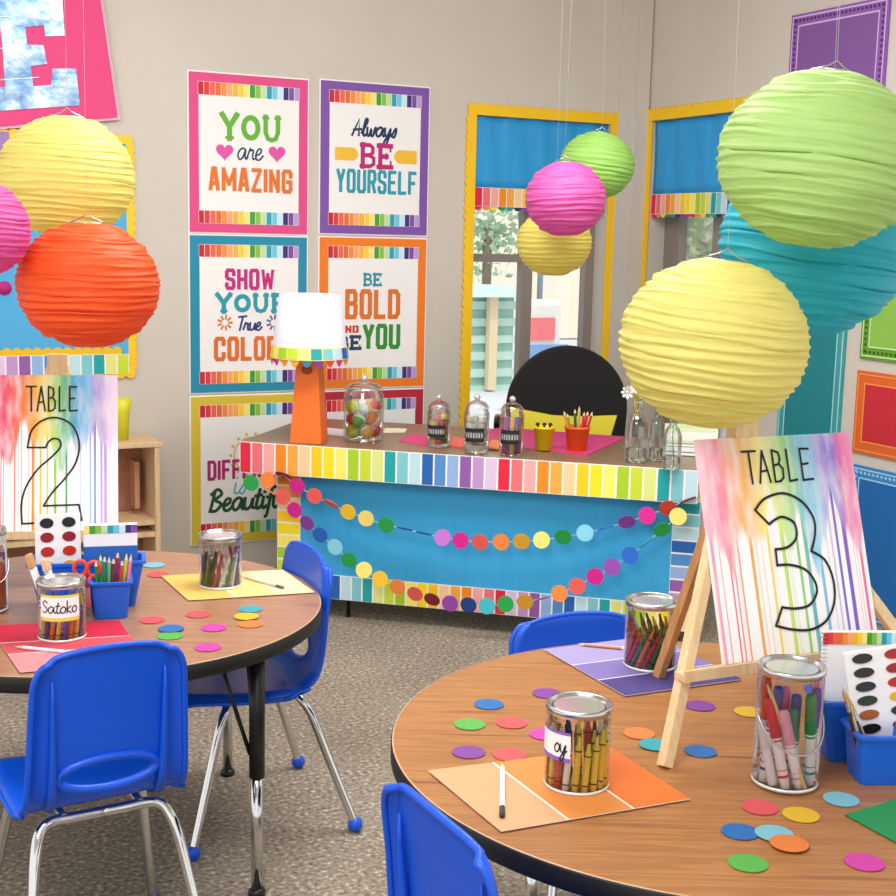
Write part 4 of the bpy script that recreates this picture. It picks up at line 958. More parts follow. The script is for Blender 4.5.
# bookcase at the back wall, left
bx = aty(160, 447, 5.42); zc_ = bx.z
MB_ = fr((bx.x, bx.y, 0), YB)
bc_ = thing('wooden_bookcase', 'light birch open bookcase against the back wall behind the left table', 'bookcase', MB_)
W_, D_ = .75, -(WB.inverted() @ bx).y-.02
for x_ in (-.011, -W_+.011):
    bm = bmn(); box(bm, (x_, D_/2, zc_/2), (.022, D_, zc_)); o = link('side_panel', bm, M_BIRCH, bc_); bevel_mod(o)
bm = bmn(); box(bm, (-W_/2, D_/2, zc_+.011), (W_+.02, D_+.01, .022)); o = link('top_board', bm, M_BIRCH, bc_); bevel_mod(o)
bm = bmn(); box(bm, (-W_/2, D_-.008, zc_/2), (W_-.044, .012, zc_)); link('back_board', bm, M_CABBACK, bc_)
for px_, py_ in ((140, 520), (140, 532)):
    z = aty(px_, py_, 5.45).z; bm = bmn(); box(bm, (-W_/2, D_/2-.01, z), (W_-.046, D_-.03, .02)); link('shelf', bm, M_BIRCH, bc_)
# tray left open in the bookcase: pale divider
xd = loc_on(MB_, 137, 490, D_-.1)[0]; bm = bmn(); box(bm, (xd, D_-.06, zc_-.18), (.02, .09, .2)); link('divider', bm, mat('#C08E6C', .6), bc_)
vp = aty(121, 446, 5.75); bm = bmn(); hv = .17; R0 = .026
lathe(bm, [(0, 0), (R0, 0), (R0*1.25, hv*.7), (R0*1.7, hv), (R0*1.6, hv), (R0*1.15, hv*.7), (R0*.8, .005), (0, .005)], 24)
single('vase', bm, mat('#DCD62C', .4), 'yellow green vase standing on the bookcase', 'vase', Matrix.Translation((MB_ @ Vector((loc_on(MB_, 122, 430, .1)[0], .1, zc_+.0225)))))

# ------------------------------------------------------------------ round tables
TZ = .61
def round_table(cx, cy, R, topm, label, legs, rz=0):
    t = thing('round_table', label, 'table', fr((cx, cy, 0), rz))
    bm = bmn(); lathe(bm, [(0, TZ), (R-.004, TZ), (R-.004, TZ-.004), (0, TZ-.004)], 128, smooth=False); link('tabletop', bm, topm, t)
    bm = bmn(); lathe(bm, [(R-.004, TZ+.0005), (R-.001, TZ), (R+.001, TZ-.003), (R+.001, TZ-.032), (R-.004, TZ-.036), (0, TZ-.036), (0, TZ-.005), (R-.0045, TZ-.005), (R-.004, TZ+.0005)], 128, mis=[1]+[0]*7); link('edge_band', bm, [M_BLACK, mat('#C9A27C', .4)], t)
    for lx, ly in legs:
        bm = bmn(); tube(bm, [(lx, ly, .285), (lx, ly, TZ-.037)], .018, 16); lg = link('leg', bm, M_BLKM, t)
        bm = bmn(); tube(bm, [(lx, ly, 0.012), (lx, ly, .31)], .0135, 16); link('leg_insert', bm, M_CHROME, lg)
        bm = bmn(); lathe(bm, [(0, 0), (.02, 0), (.02, .012), (.012, .018), (0, .018)], 16, c=(lx, ly, 0)); link('foot_glide', bm, M_BLKM, lg)
        bm = bmn(); u = Vector((-lx, -ly, 0)).normalized(); w_ = Vector((-u.y, u.x, 0))
        for sg in (-1, 1): tube(bm, [Vector((lx, ly, .34))+w_*sg*.01+u*.012, Vector((lx, ly, TZ-.04))+w_*sg*.05+u*.07], .005, 6)
        link('brace', bm, M_BLKM, lg)
    return t
c1x, c1y, r1 = -.847, 3.111, .5486
c3x, c3y, r3 = .521, 2.303, .611
# T1 near leg: found on the ray of the visible leg
q = aty(257, 700, 2.86)
L1 = []
d0 = Vector((q.x-c1x, q.y-c1y))
for k_ in range(4):
    a_ = math.atan2(d0.y, d0.x)+k_*PI/2; L1.append((d0.length*math.cos(a_), d0.length*math.sin(a_)))
round_table(c1x, c1y, r1, M_TOP1, 'round wood-top table with black edge at the left, carrying the TABLE 2 sign', L1)
L3 = [(.42*math.cos(a_), .42*math.sin(a_)) for a_ in (.9, .9+PI/2, .9+PI, .9-PI/2)]
round_table(c3x, c3y, r3, M_TOP3, 'large round wood-top table at lower right, carrying the TABLE 3 sign', L3)

# ------------------------------------------------------------------ chairs
def chair(M, label, sx=1.0, sz=1.0, sy=1.0, hole=(.462, .030, .112)):
    """front = local -y; shell seat and back in one, chrome legs"""
    t = thing('school_chair', label, 'chair', M, 'blue plastic school chairs around the tables')
    prof = [(-.205, .368), (-.197, .390), (-.16, .400), (-.08, .392), (0, .386), (.07, .386), (.115, .398), (.142, .425), (.155, .47), (.162, .52), (.168, .58), (.174, .63), (.180, .675), (.184, .705), (.189, .714)]
    pc = catmull(prof, k=4); nr = len(pc); nc = 32
    Lc = [0]
    for a_, b_ in zip(pc[:-1], pc[1:]): Lc.append(Lc[-1]+math.hypot(b_[0]-a_[0], b_[1]-a_[1]))
    def fy(z):
        for a_, b_ in zip(pc[:-1], pc[1:]):
            if a_[0] > .11 and a_[1] <= z <= b_[1]: return a_[0]+(b_[0]-a_[0])*(z-a_[1])/max(b_[1]-a_[1], 1e-6)
        return pc[-1][0]
    bm = bmn(); G = []
    for i, (y, z) in enumerate(pc):
        s_ = Lc[i]/Lc[-1]
        if s_ < .12: hw = .165+.028*math.sqrt(max(0, s_/.12))
        elif s_ < .42: hw = .193
        elif s_ < .58: hw = .193-.010*(s_-.42)/.16
        else: hw = .183-.014*(s_-.58)/.42
        if z > .655: hw *= 1-.20*(1-math.sqrt(max(0, 1-min(1, (z-.655)/.0595)**2)))
        row = []
        for j in range(nc+1):
            u = -1+2*j/nc
            dz = 0
            if z > .58:
                k_ = ((z-.58)/.134); dz = -(.014*u*u+.006*max(0, (abs(u)-.62)/.38)**2)*k_
            bow = .014*u*u if s_ > .5 else 0
            lift = .006*u*u if s_ <= .5 else 0
            edge = .016*max(0, (abs(u)-.9)/.1)
            yy, zz_ = (y-bow, z+lift-edge) if s_ < .44 else (y-bow+edge, z+dz)
            row.append(bm.verts.new((u*hw*sx, yy*sy, zz_*sz)))
        G.append(row)
    zh, eh, ew = hole                       # oval hand slot low in the back
    def inside(i, j):
        y, z = (pc[i][0]+pc[i+1][0])/2, (pc[i][1]+pc[i+1][1])/2
        return y > .12 and ((-1+(2*j+1)/nc)*.188/ew)**2+((z-zh)/eh)**2 < 1
    for i in range(nr-1):
        for j in range(nc):
            if inside(i, j): continue
            f = bm.faces.new((G[i][j], G[i][j+1], G[i+1][j+1], G[i+1][j])); f.smooth = True
    edge_pts = [tuple(G[i][0].co) for i in range(nr) if Lc[i]/Lc[-1] > .40]+[tuple(G[-1][j].co) for j in range(1, nc)]+[tuple(G[i][nc].co) for i in range(nr-1, -1, -1) if Lc[i]/Lc[-1] > .40]
    seat_pts = [tuple(G[i][0].co) for i in range(nr) if Lc[i]/Lc[-1] <= .44][::-1]+[tuple(G[0][j].co) for j in range(1, nc)]+[tuple(G[i][nc].co) for i in range(nr) if Lc[i]/Lc[-1] <= .44]
    bmesh.ops.delete(bm, geom=[v for v in bm.verts if not v.link_faces], context='VERTS')
    o = link('seat_shell', bm, M_BLUEPL, t)
    md = o.modifiers.new('thick', 'SOLIDIFY'); md.thickness = .006; md.offset = 0
    md = o.modifiers.new('sub', 'SUBSURF'); md.levels = 1; md.render_levels = 1
    bm = bmn(); tube(bm, edge_pts, .0065, 8); link('back_rim', bm, M_BLUEPL, t)
    bm = bmn(); tube(bm, seat_pts, .0055, 8); link('seat_rim', bm, M_BLUEPL, t)
    bm = bmn(); pts = []
    for k_ in range(36):
        a_ = 2*PI*k_/36; z = zh+(eh+.002)*math.sin(a_); u = (ew+.003)*math.cos(a_)
        pts.append((u*sx, (fy(z)-.014*(u/.188)**2+.003)*sy, z*sz))
    tube(bm, pts, .0095, 10, closed=True); link('handle_rim', bm, M_BLUEPL, t)
    for v in (-1, 1):
        bm = bmn(); tube(bm, [(v*.128*sx, fy(z)*sy-.002+d_, z*sz) for z, d_ in ((.40, .012), (.44, .008), (.50, .006), (.56, .006), (.62, .005), (.66, .001))], .008, 8, radii=[.010, .010, .008, .007, .005, .002]); link('back_rib', bm, M_BLUEPL, t)
    for v in (-1, 1):
        for w_ in (-1, 1):
            yf = (.235 if w_ > 0 else -.185)*sy; yt = (.105 if w_ > 0 else -.07)*sy; A = Vector((v*.165*sx, yt+.03*w_, .315*sz)); B = Vector((v*.222*sx, yf, .018))
            path = catmull([(v*.0, yt, .366*sz), (v*.06*sx, yt, .366*sz), (v*.115*sx, yt, .366*sz), (v*.145*sx, yt+.008*w_, .354*sz), tuple(A), tuple(A.lerp(B, .33)), tuple(A.lerp(B, .67)), tuple(B)], k=4)
            bm = bmn(); tube(bm, path, .011, 12); lg = link('leg', bm, M_CHROME, t)
            bm = bmn(); n = 8; r = .0195; lathe(bm, [(r*math.sin(PI*i/n), -r*math.cos(PI*i/n)) for i in range(n+1)], 16, c=(v*.222*sx, yf, r)); link('foot_cap', bm, M_BLUEPL, lg)
    bm = bmn()
    for v in (-1, 1): tube(bm, [(v*.09*sx, -.09*sy, .371*sz), (v*.09*sx, .11*sy, .371*sz)], .008, 8)
    link('seat_rail', bm, M_CHROME, t)
    return t
f2 = Vector((-.903, -.43, 0)).normalized()
chair(fr((-.522, 3.30, 0), math.atan2(f2.x, -f2.y)), 'blue school chair tucked under the right side of the left table', 1, .972, 1, (.472, .048, .108))
f1 = Vector((-.515, .857, 0)).normalized()
b1 = Vector((-.622, 2.40, 0)); c_ = b1+f1*.17
chair(fr(c_, math.atan2(f1.x, -f1.y)), 'blue school chair seen from behind at lower left', .84, 1.025, .92)
f3 = Vector((.877, .48, 0)).normalized(); b3 = Vector((.006, 1.712, 0)); c_ = b3+f3*.17
chair(fr(c_, math.atan2(f3.x, -f3.y)), 'blue school chair back cut by the bottom edge beside the right table', .93, 1.03)
f4 = Vector((.33, -.94, 0)).normalized(); b4 = Vector((.315, 3.02, 0)); c_ = b4+f4*.17
chair(fr(c_, math.atan2(f4.x, -f4.y)), 'blue school chair behind the right table, only its back top showing', .95, .885)

# ------------------------------------------------------------------ confetti
NM = dict(green='green', orange='orange', coral='coral', magenta='magenta', purple='purple', blue='blue', lightblue='light blue', yellow='yellow', teal='teal', lightyellow='pale yellow')
def confetti(lst, tname):
    placed = []
    for x, y, c, desc in lst:
        p = onz(x, y, TZ); lvl = max([q_[1]+1 for q_ in placed if (q_[0]-p).length < .062] or [0]); placed.append((p, lvl))
        bm = bmn(); lathe(bm, [(0, 0), (.029, 0), (.029, .0008), (0, .0008)], 32, smooth=False)
        single('paper_circle', bm, P_(soft({'green': '#5FBF4E', 'magenta': '#E23FB4', 'coral': '#EF5A62', 'lightblue': '#86CFE2', 'blue': '#1A74C4'}.get(c, DOTC[c]), .74), .6), '%s paper circle on the %s table, %s' % (NM[c], tname, desc), 'paper circle', Matrix.Translation((p.x, p.y, TZ+.0012+lvl*.0014)), 'paper circles scattered on the tables')
confetti([(489, 705, 'blue', 'farthest left one of its colour'), (469.7, 725, 'green', 'near the left rim'), (511.6, 723.6, 'coral', 'right of the green circle'), (468.6, 753, 'purple', 'nearest the left rim'), (509.7, 755.6, 'coral', 'above the orange card'),
  (547, 694, 'purple', 'peeping out behind the crayon can lid'), (545, 735, 'magenta', 'left of the crayon can'), (639, 734, 'orange', 'right of the crayon can'), (655, 746, 'teal', 'behind the easel foot'), (700.4, 752, 'blue', 'right of the easel foot'), (700, 706.6, 'purple', 'between easel leg and marker can'),
  (749, 712.5, 'yellow', 'half behind the marker can'), (760, 808, 'coral', 'in front of the marker can'), (801, 815.6, 'yellow', 'in front of the marker can'), (841, 800, 'lightblue', 'in front of the blue caddy'), (740, 832.5, 'blue', 'overlapped by a light blue circle'),
  (774, 835, 'lightblue', 'overlapping the blue circle'), (789, 846, 'orange', 'overlapping the light blue circle'), (748, 864, 'green', 'nearest the bottom edge'), (864.5, 863, 'magenta', 'at the bottom right')], 'right')
confetti([(198, 615, 'coral', 'behind the magenta circle'), (250.5, 624.7, 'orange', 'in front of the yellow circle'), (246.5, 617.5, 'yellow', 'in the middle of the small stack'), (250.5, 609.6, 'teal', 'rearmost of the small stack'), (213.6, 628.4, 'magenta', 'middle of the table'),
  (170, 636.5, 'green', 'under the blue circle'), (171, 629.7, 'blue', 'on top of the green circle'), (207.8, 648, 'magenta', 'nearest the rim'), (152, 620.5, 'coral', 'right of the blue caddy'), (154, 565.5, 'lightblue', 'behind the blue caddy'), (158, 575, 'coral', 'behind the blue caddy')], 'left')

# ------------------------------------------------------------------ colour cards
flat_card(pz([(428, 772.5), (501, 833.5), (690, 801), (612, 750)], TZ), TZ+.0025, .0015, 'colour_card', [P_('#D6A276'), P_('#DE8A40'), P_('#E2701E'), P_('#F0E6D8')], 'orange three-tone card under the crayon can on the right table', 'card', [.335, .68])
# the tones of the purple card run front to back
A_, B_, C2, D2 = pz([(544, 651), (625, 697.5), (742, 681), (655, 637)], TZ)
flat_card([D2, A_, B_, C2], TZ+.0025, .0015, 'colour_card', [P_('#9C90C2'), P_('#7A6CAC'), P_('#44357A'), P_('#E0DAE6')], 'purple three-tone card at the back of the right table', 'card', [.36, .68])
flat_card(pz([(845, 816), (900, 846), (990, 820), (925, 792)], TZ), TZ+.0015, .0015, 'colour_card', [P_('#0F8A4A'), P_('#0F8A4A')], 'green card at the right edge of the right table', 'card')
A_, B_, C2, D2 = pz([(161, 577), (188, 601.5), (315, 593.5), (283, 571)], TZ)
flat_card([A_, B_, C2, D2], TZ+.0025, .0015, 'colour_card', [P_('#DDB85A'), P_('#DFC880'), P_('#E2D8A8'), P_('#F0EAD4')], 'yellow three-tone card under the pencil can on the left table', 'card', [.36, .70])
A_, B_, C2, D2 = pz([(-12, 627), (20, 674), (146, 662), (119, 622)], TZ)
flat_card([D2, A_, B_, C2], TZ+.0025, .0015, 'colour_card', [P_('#C40E3A'), P_('#CC4A54'), P_('#D8888E'), P_('#EECFCF')], 'red three-tone card under the name-labelled can on the left table', 'card', [.40, .64])

# loose pencils
def lying_pencil(x0, y0, x1, y1, cols, label, L=None, r=.0038, z=TZ+.0045):
    a_ = onz(x0, y0, z); b_ = onz(x1, y1, z); Lg = (b_-a_).length
    t = thing('pencil', label, 'pencil', Matrix.Translation(Vector((a_.x, a_.y, z+r*.9))) @ Matrix.Rotation(math.atan2(b_.y-a_.y, b_.x-a_.x), 4, 'Z') @ Matrix.Rotation(PI/2, 4, 'Y'))
    bm = bmn(); lathe(bm, [(0, 0), (r, 0), (r, Lg*.86)], 6, smooth=False); link('barrel', bm, P_(cols[0], .4), t)
    bm = bmn(); lathe(bm, [(r, Lg*.86), (r*.3, Lg*.96)], 6, smooth=False); link('sharpened_wood', bm, M_PINE, t)
    bm = bmn(); lathe(bm, [(r*.3, Lg*.96), (0, Lg)], 6, smooth=False); link('lead', bm, P_(cols[1]), t)
    bm = bmn(); lathe(bm, [(r*1.05, -.004), (r*1.08, Lg*.09), (0, Lg*.09)], 10); lathe(bm, [(0, -.012), (r, -.012), (r*1.02, 0)], 10); link('eraser_end', bm, P_(cols[2], .5), t)
lying_pencil(502, 815, 502.5, 764, ('#F5F2EA', '#2B2B2B', '#3A3A3A'), 'white and yellow pencil lying on the pale end of the orange card', r=.0045)
lying_pencil(626, 650, 577, 645.5, ('#D98A62', '#E0A070', '#F2EEE8'), 'orange pencil lying on the purple card')
lying_pencil(280, 588, 242, 577.5, ('#E8C9C4', '#D8A8A0', '#6A6460'), 'pale pink pencil lying on the yellow card')
lying_pencil(84, 655, 14, 648, ('#EAE4EC', '#D8D0D8', '#7FB2D8'), 'white pen with a blue end lying on the red card')

# ------------------------------------------------------------------ clear cans
def can(px, py, R, h, label, handle=None, lab=None, lid=True):
    p = onz(px, py, TZ); d = Vector((p.x, p.y, 0)).normalized(); p = p+d*R; zb = TZ+.0045
    t = thing('clear_paint_can', label, 'can', Matrix.Translation((p.x, p.y, zb)))
    bm = bmn(); lathe(bm, [(0, .002), (R*.96, .002), (R, .006), (R, h-.008)], 48); link('can_wall', bm, M_CLEAR, t)
    bm = bmn(); lathe(bm, [(R*.94, 0), (R*1.0, 0), (R*1.015, .003), (R*1.0, .006), (R*.95, .004)], 48); link('base_rim', bm, mat('#E8ECEC', .2, .3), t)
    bm = bmn()
    lathe(bm, [(R*1.0, h-.010), (R*1.03, h-.006), (R*1.03, h), (R*.99, h+.003), (R*.93, h+.001), (R*.90, h-.005), (R*.80, h-.005), (R*.78, h-.002)], 48)
    link('lid_ring', bm, M_STEEL, t)
    bm = bmn(); lathe(bm, [(R*.78, h-.002), (R*.5, h-.0015), (0, h-.0015)], 48); link('lid_disc', bm, mat('#DAD8D6', .18, .7), t)
    if handle:
        a0, drop = handle; bm = bmn(); pts = []
        for k_ in range(25):
            q_ = PI*k_/24; s_ = math.cos(q_); dd = math.sin(q_)
            loc_ = Vector((R*1.05*s_, -R*1.12*dd*.55-R*.35*dd, h*.62-drop*dd))
            if loc_.xy.length < R*1.04: loc_.xy = loc_.xy.normalized()*R*1.04
            pts.append(Matrix.Rotation(a0, 3, 'Z') @ loc_)
        tube(bm, pts, .0018, 6); link('wire_handle', bm, M_STEEL, t)
    if lab:
        text, z0, z1, q0, q1, ec = lab; bm = bmn(); n = 16; r2 = R+.0012
        for i in range(n):
            a_, b_ = q0+(q1-q0)*i/n, q0+(q1-q0)*(i+1)/n
            for za, zc3, mi in ((z0, z0+(z1-z0)*.14, 1), (z0+(z1-z0)*.14, z1-(z1-z0)*.1, 0), (z1-(z1-z0)*.1, z1, 1)):
                f = bm.faces.new([bm.verts.new((r2*math.cos(q_), r2*math.sin(q_), z)) for q_, z in ((a_, za), (b_, za), (b_, zc3), (a_, zc3))]); f.material_index = mi
        link('name_label', bm, [mat('#F6F5F2', .6), P_(ec)], t)
        s_, f0, f1, zz0, zz1 = text; bm = script_bm(s_, 0, z0+(z1-z0)*zz0, 1, z0+(z1-z0)*zz1, .0, shear=0)
        bm.free(); bm = bmn(); arc = (q1-q0)*r2
        bm = script_bm(s_, arc*f0, z0+(z1-z0)*zz0, arc*f1, z0+(z1-z0)*zz1, .0026, y=0, shear=.05)
        for v in bm.verts:
            q_ = q0+v.co.x/r2; v.co = Vector(((r2+.0008)*math.cos(q_), (r2+.0008)*math.sin(q_), v.co.z))
        link('lettering', bm, M_INK, t, recalc=False)
    return p, zb
CN = {'#EBD04A': 'yellow', '#E9C93A': 'yellow', '#1C1C1C': 'black', '#C42A3A': 'red', '#2F7D3C': 'green', '#2D4FA8': 'blue', '#7A3E94': 'purple', '#E47A2A': 'orange', '#7A4A2A': 'brown', '#E890B0': 'pink', '#F4F2EE': 'white', '#B9D24A': 'lime', '#12827A': 'teal', '#C81E5E': 'crimson', '#8C6FC0': 'lilac'}
def crayon_bm(L, r):
    bm = bmn()
    lathe(bm, [(0, 0), (r*.9, 0), (r*.9, L*.06)], 14, mi=0); lathe(bm, [(r*.9, L*.06), (r, L*.06), (r, L*.12)], 14, mi=0)
    lathe(bm, [(r, L*.12), (r, L*.15)], 14, mi=1); lathe(bm, [(r, L*.15), (r, L*.74)], 14, mi=0); lathe(bm, [(r, L*.74), (r, L*.77)], 14, mi=1); lathe(bm, [(r, L*.77), (r, L*.82)], 14, mi=0)
    lathe(bm, [(r, L*.82), (r*.72, L*.83), (r*.5, L*.97), (r*.45, L), (0, L)], 14, mi=2); return bm
def fill(p, zb, R, h, cols, kind, where, n, Lf=(.62, .8), r=.0052, lean=.5, seed=1, upright=False):
    rnd = random.Random(seed); k = 0
    rings = [(R-r-.003, int(2*PI*(R-r)/(r*2.9))), (R-r*3.4-.003, int(2*PI*(R-r*3.4)/(r*3.2))), (R-r*6-.003, int(2*PI*max(R-r*6, .01)/(r*3.4)))]
    for rr, m in rings:
        off = rnd.random()*3
        for i in range(m):
            if k >= n: return
            a_ = -PI/2+(i//2+ (i % 2)*.5)*0+ (2*PI*i/m)*(1 if i % 2 else -1)/1+off*0
            a_ = 2*PI*i/m+off; L = h*rnd.uniform(*Lf); sw = lean*(1 if not upright else .25)
            c = cols[(k*5+int(rnd.random()*3)) % len(cols)]; k += 1
            b0 = Vector((p.x+rr*math.cos(a_), p.y+rr*math.sin(a_), zb+.004))
            r_t = min(rr*1.0, R-r-.003); t0 = Vector((p.x+r_t*math.cos(a_+sw), p.y+r_t*math.sin(a_+sw), zb+L))
            nm = CN[c]
            if kind == 'crayon':
                o = stand('crayon', crayon_bm((t0-b0).length, r), [P_(c, .6), M_INK, P_(c, .35)], '%s crayon in the %s' % (nm, where), 'crayon', b0, t0, 'crayons in the %s' % where)
            elif kind == 'pencil':
                stand('coloured_pencil', pencil_bm((t0-b0).length, r*.8), [P_(c, .4), M_PINE, P_(c)], '%s pencil in the %s' % (nm, where), 'pencil', b0, t0, 'pencils in the %s' % where)
ccols = ['#E9C93A', '#1C1C1C', '#E9C93A', '#B9D24A', '#7A4A2A', '#E47A2A', '#F4F2EE', '#2D4FA8']
# can on the orange card, right table
p, zb = can(575.5, 799, .0535, .137, 'clear can of yellow crayons with a cropped name label on the orange card', lab=(('oy', .60, .92, .3, .62), .055, .105, math.radians(-185), math.radians(-108), '#8A5FC0'))
fill(p, zb, .0535, .12, ['#EBD04A', '#1C1C1C', '#EBD04A', '#F4F2EE', '#EBD04A', '#C42A3A', '#EBD04A'], 'crayon', 'can on the orange card', 26, (.70, .88), .0056, .12, seed=3)
# can of crayons at the back, right table
p, zb = can(649, 675, .0555, .142, 'clear can of red and brown crayons on the purple card')
fill(p, zb, .0555, .12, ['#C42A3A', '#7A4A2A', '#C42A3A', '#E47A2A', '#1C1C1C', '#E9C93A', '#C42A3A', '#2F7D3C'], 'crayon', 'can on the purple card', 24, (.6, .85), .005, .7, seed=5)
# name-labelled can, left table
p, zb = can(62.5, 645, .0515, .128, 'clear can with a handwritten white name label on the red card', lab=(('Satoko', .06, .93, .32, .78), .048, .106, math.radians(-128), math.radians(-30), '#E4CF5A'))
fill(p, zb, .0515, .12, ccols, 'crayon', 'name-labelled can on the left table', 22, (.6, .8), .005, .25, seed=8)
# can on the yellow card, left table
p, zb = can(220.5, 592, .0535, .132, 'clear can of mixed crayons and pencils on the yellow card')
fill(p, zb, .0535, .125, ['#C42A3A', '#2F7D3C', '#F4F2EE', '#7A3E94', '#E890B0', '#1C1C1C', '#F4F2EE', '#2D4FA8', '#12827A'], 'pencil', 'can on the yellow card', 22, (.7, .9), .0055, .6, seed=11)
# can at the left picture edge
p, zb = can(-15, 617, .0535, .19, 'tall clear can with a wire handle cut by the left picture edge', handle=(.6, .05))
fill(p, zb, .0535, .17, ['#E47A2A', '#7A3E94', '#F4F2EE', '#C42A3A', '#E47A2A', '#1C1C1C'], 'pencil', 'can at the left picture edge', 16, (.6, .85), .0075, .5, seed=12)

# markers can, right table
p, zb = can(783.5, 796, .0545, .200, 'tall clear can of markers with a wire handle on the right table', handle=(math.radians(12), .058))
def marker(base, top, c, nm, r=.0085, dirty='#F4F2F2'):
    base = Vector(base); top = Vector(top); L = (top-base).length; q = (top-base).to_track_quat('Z', 'Y')
    t = thing('marker', '%s marker standing in the tall can on the right table' % nm, 'marker', Matrix.Translation(base) @ q.to_matrix().to_4x4(), 'markers in the tall can')
    bm = bmn(); lathe(bm, [(0, 0), (r*.85, 0), (r*.9, L*.06), (r, L*.07), (r, L*.56)], 16); link('barrel', bm, mat(dirty, .4), t)
    bm = bmn(); lathe(bm, [(r*1.02, L*.52), (r*1.02, L*.54)], 16); lathe(bm, [(r*1.01, L*.12), (r*1.01, L*.15)], 16); lathe(bm, [(r*1.01, L*.2), (r*1.01, L*.21)], 16); link('printed_band', bm, P_(c, .4), t)
    bm = bmn(); lathe(bm, [(r*1.0, L*.56), (r*1.12, L*.57), (r*1.08, L*.93), (r*.9, L*.985), (0, L)], 16); link('cap', bm, P_(c, .35), t)
def mk(bx_, by_, tx_, ty_, hz, c, nm): marker((p.x+bx_*.9, p.y+by_*.9, zb+.004), (p.x+tx_*.9, p.y+ty_*.9, zb+hz), c, nm)
mk(-.010, -.045, -.043, -.018, .150, '#D01E3C', 'red')
mk(.016, -.042, -.020, -.034, .135, '#E8A0B8', 'pale pink')
mk(.040, -.022, .028, -.036, .165, '#128A48', 'green')
mk(.018, .0, .002, -.020, .132, '#0E7C6C', 'teal')
mk(.044, .010, .047, -.006, .165, '#7A4FB0', 'purple')
mk(-.044, -.014, -.020, .004, .165, '#2B3E92', 'dark blue')
mk(-.030, .030, -.038, .030, .172, '#E0451E', 'orange red')
mk(-.004, .040, -.004, .018, .160, '#D85A96', 'rose')
mk(.020, .042, .014, .005, .150, '#3A4CA0', 'indigo')
mk(-.030, -.034, -.046, .008, .10, '#F0EEF0', 'white capped')
pp_ = Vector((p.x, p.y, zb))
stand('pencil', pencil_bm(.19, .0036), [P_('#E9C27A', .4), M_PINE, M_INK], 'thin yellow pencil crossing the tall marker can', 'pencil', pp_+Vector((.022, -.046, .006)), pp_+Vector((-.042, -.018, .17)), None)

# ------------------------------------------------------------------ signs on easels
def sign_panel(M, w, h, stops, parentname, label, digit, TB, flip):
    t = thing(parentname, label, 'sign', M)
    bm = bmn(); box(bm, (0, .004, h/2), (w, .006, h)); link('canvas_panel', bm, watercolor('rainbow_wash', w, h, stops, flip), t)
    bm = bmn(); box(bm, (0, .0085, h/2), (w-.01, .003, h-.01)); link('backing_board', bm, M_WHITE, t)
    # the word TABLE in thin tall strokes
    bm = bmn(); x0, z0, x1, z1 = TB; n = 5; cw = (x1-x0)/n
    G = {'T': [[(0, 1), (.95, 1)], [(.48, 1), (.5, 0)]], 'A': [[(.05, 0), (.42, 1), (.8, 0)], [(.2, .35), (.68, .38)]], 'B': [[(.12, 0), (.12, 1)], [(.12, 1), (.55, .92), (.62, .72), (.5, .55), (.12, .52)], [(.5, .55), (.75, .4), (.72, .12), (.5, .02), (.12, 0)]],
         'L': [[(.15, 1), (.15, 0), (.7, .03)]], 'E': [[(.75, .98), (.12, 1), (.12, 0), (.85, .02)], [(.12, .5), (.6, .52)]]}
    for i, ch_ in enumerate('TABLE'):
        for st in G[ch_]: ink_poly(bm, [(x0+(i+a_[0])*cw, z0+a_[1]*(z1-z0)) for a_ in st], .0042, y=-.0002)
    link('lettering', bm, M_INK, t, recalc=False)
    bm = bmn()
    for seg_ in digit: ribbon(bm, seg_, .0048, y=-.0003)
    link('number_outline', bm, M_INK, t, recalc=False)
    return t
def bar(bm, a_, b_, w, d, up_=Vector((0, 0, 1))):
    a_, b_ = Vector(a_), Vector(b_); z = (b_-a_).normalized(); x = z.cross(up_).normalized(); y = z.cross(x).normalized()
    vs = [[bm.verts.new(p_+x*sx_*w/2+y*sy_*d/2) for sx_, sy_ in ((-1, -1), (1, -1), (1, 1), (-1, 1))] for p_ in (a_, b_)]
    bm.faces.new(vs[0]); bm.faces.new(vs[1])
    for i in range(4): bm.faces.new((vs[0][i], vs[0][(i+1) % 4], vs[1][(i+1) % 4], vs[1][i]))
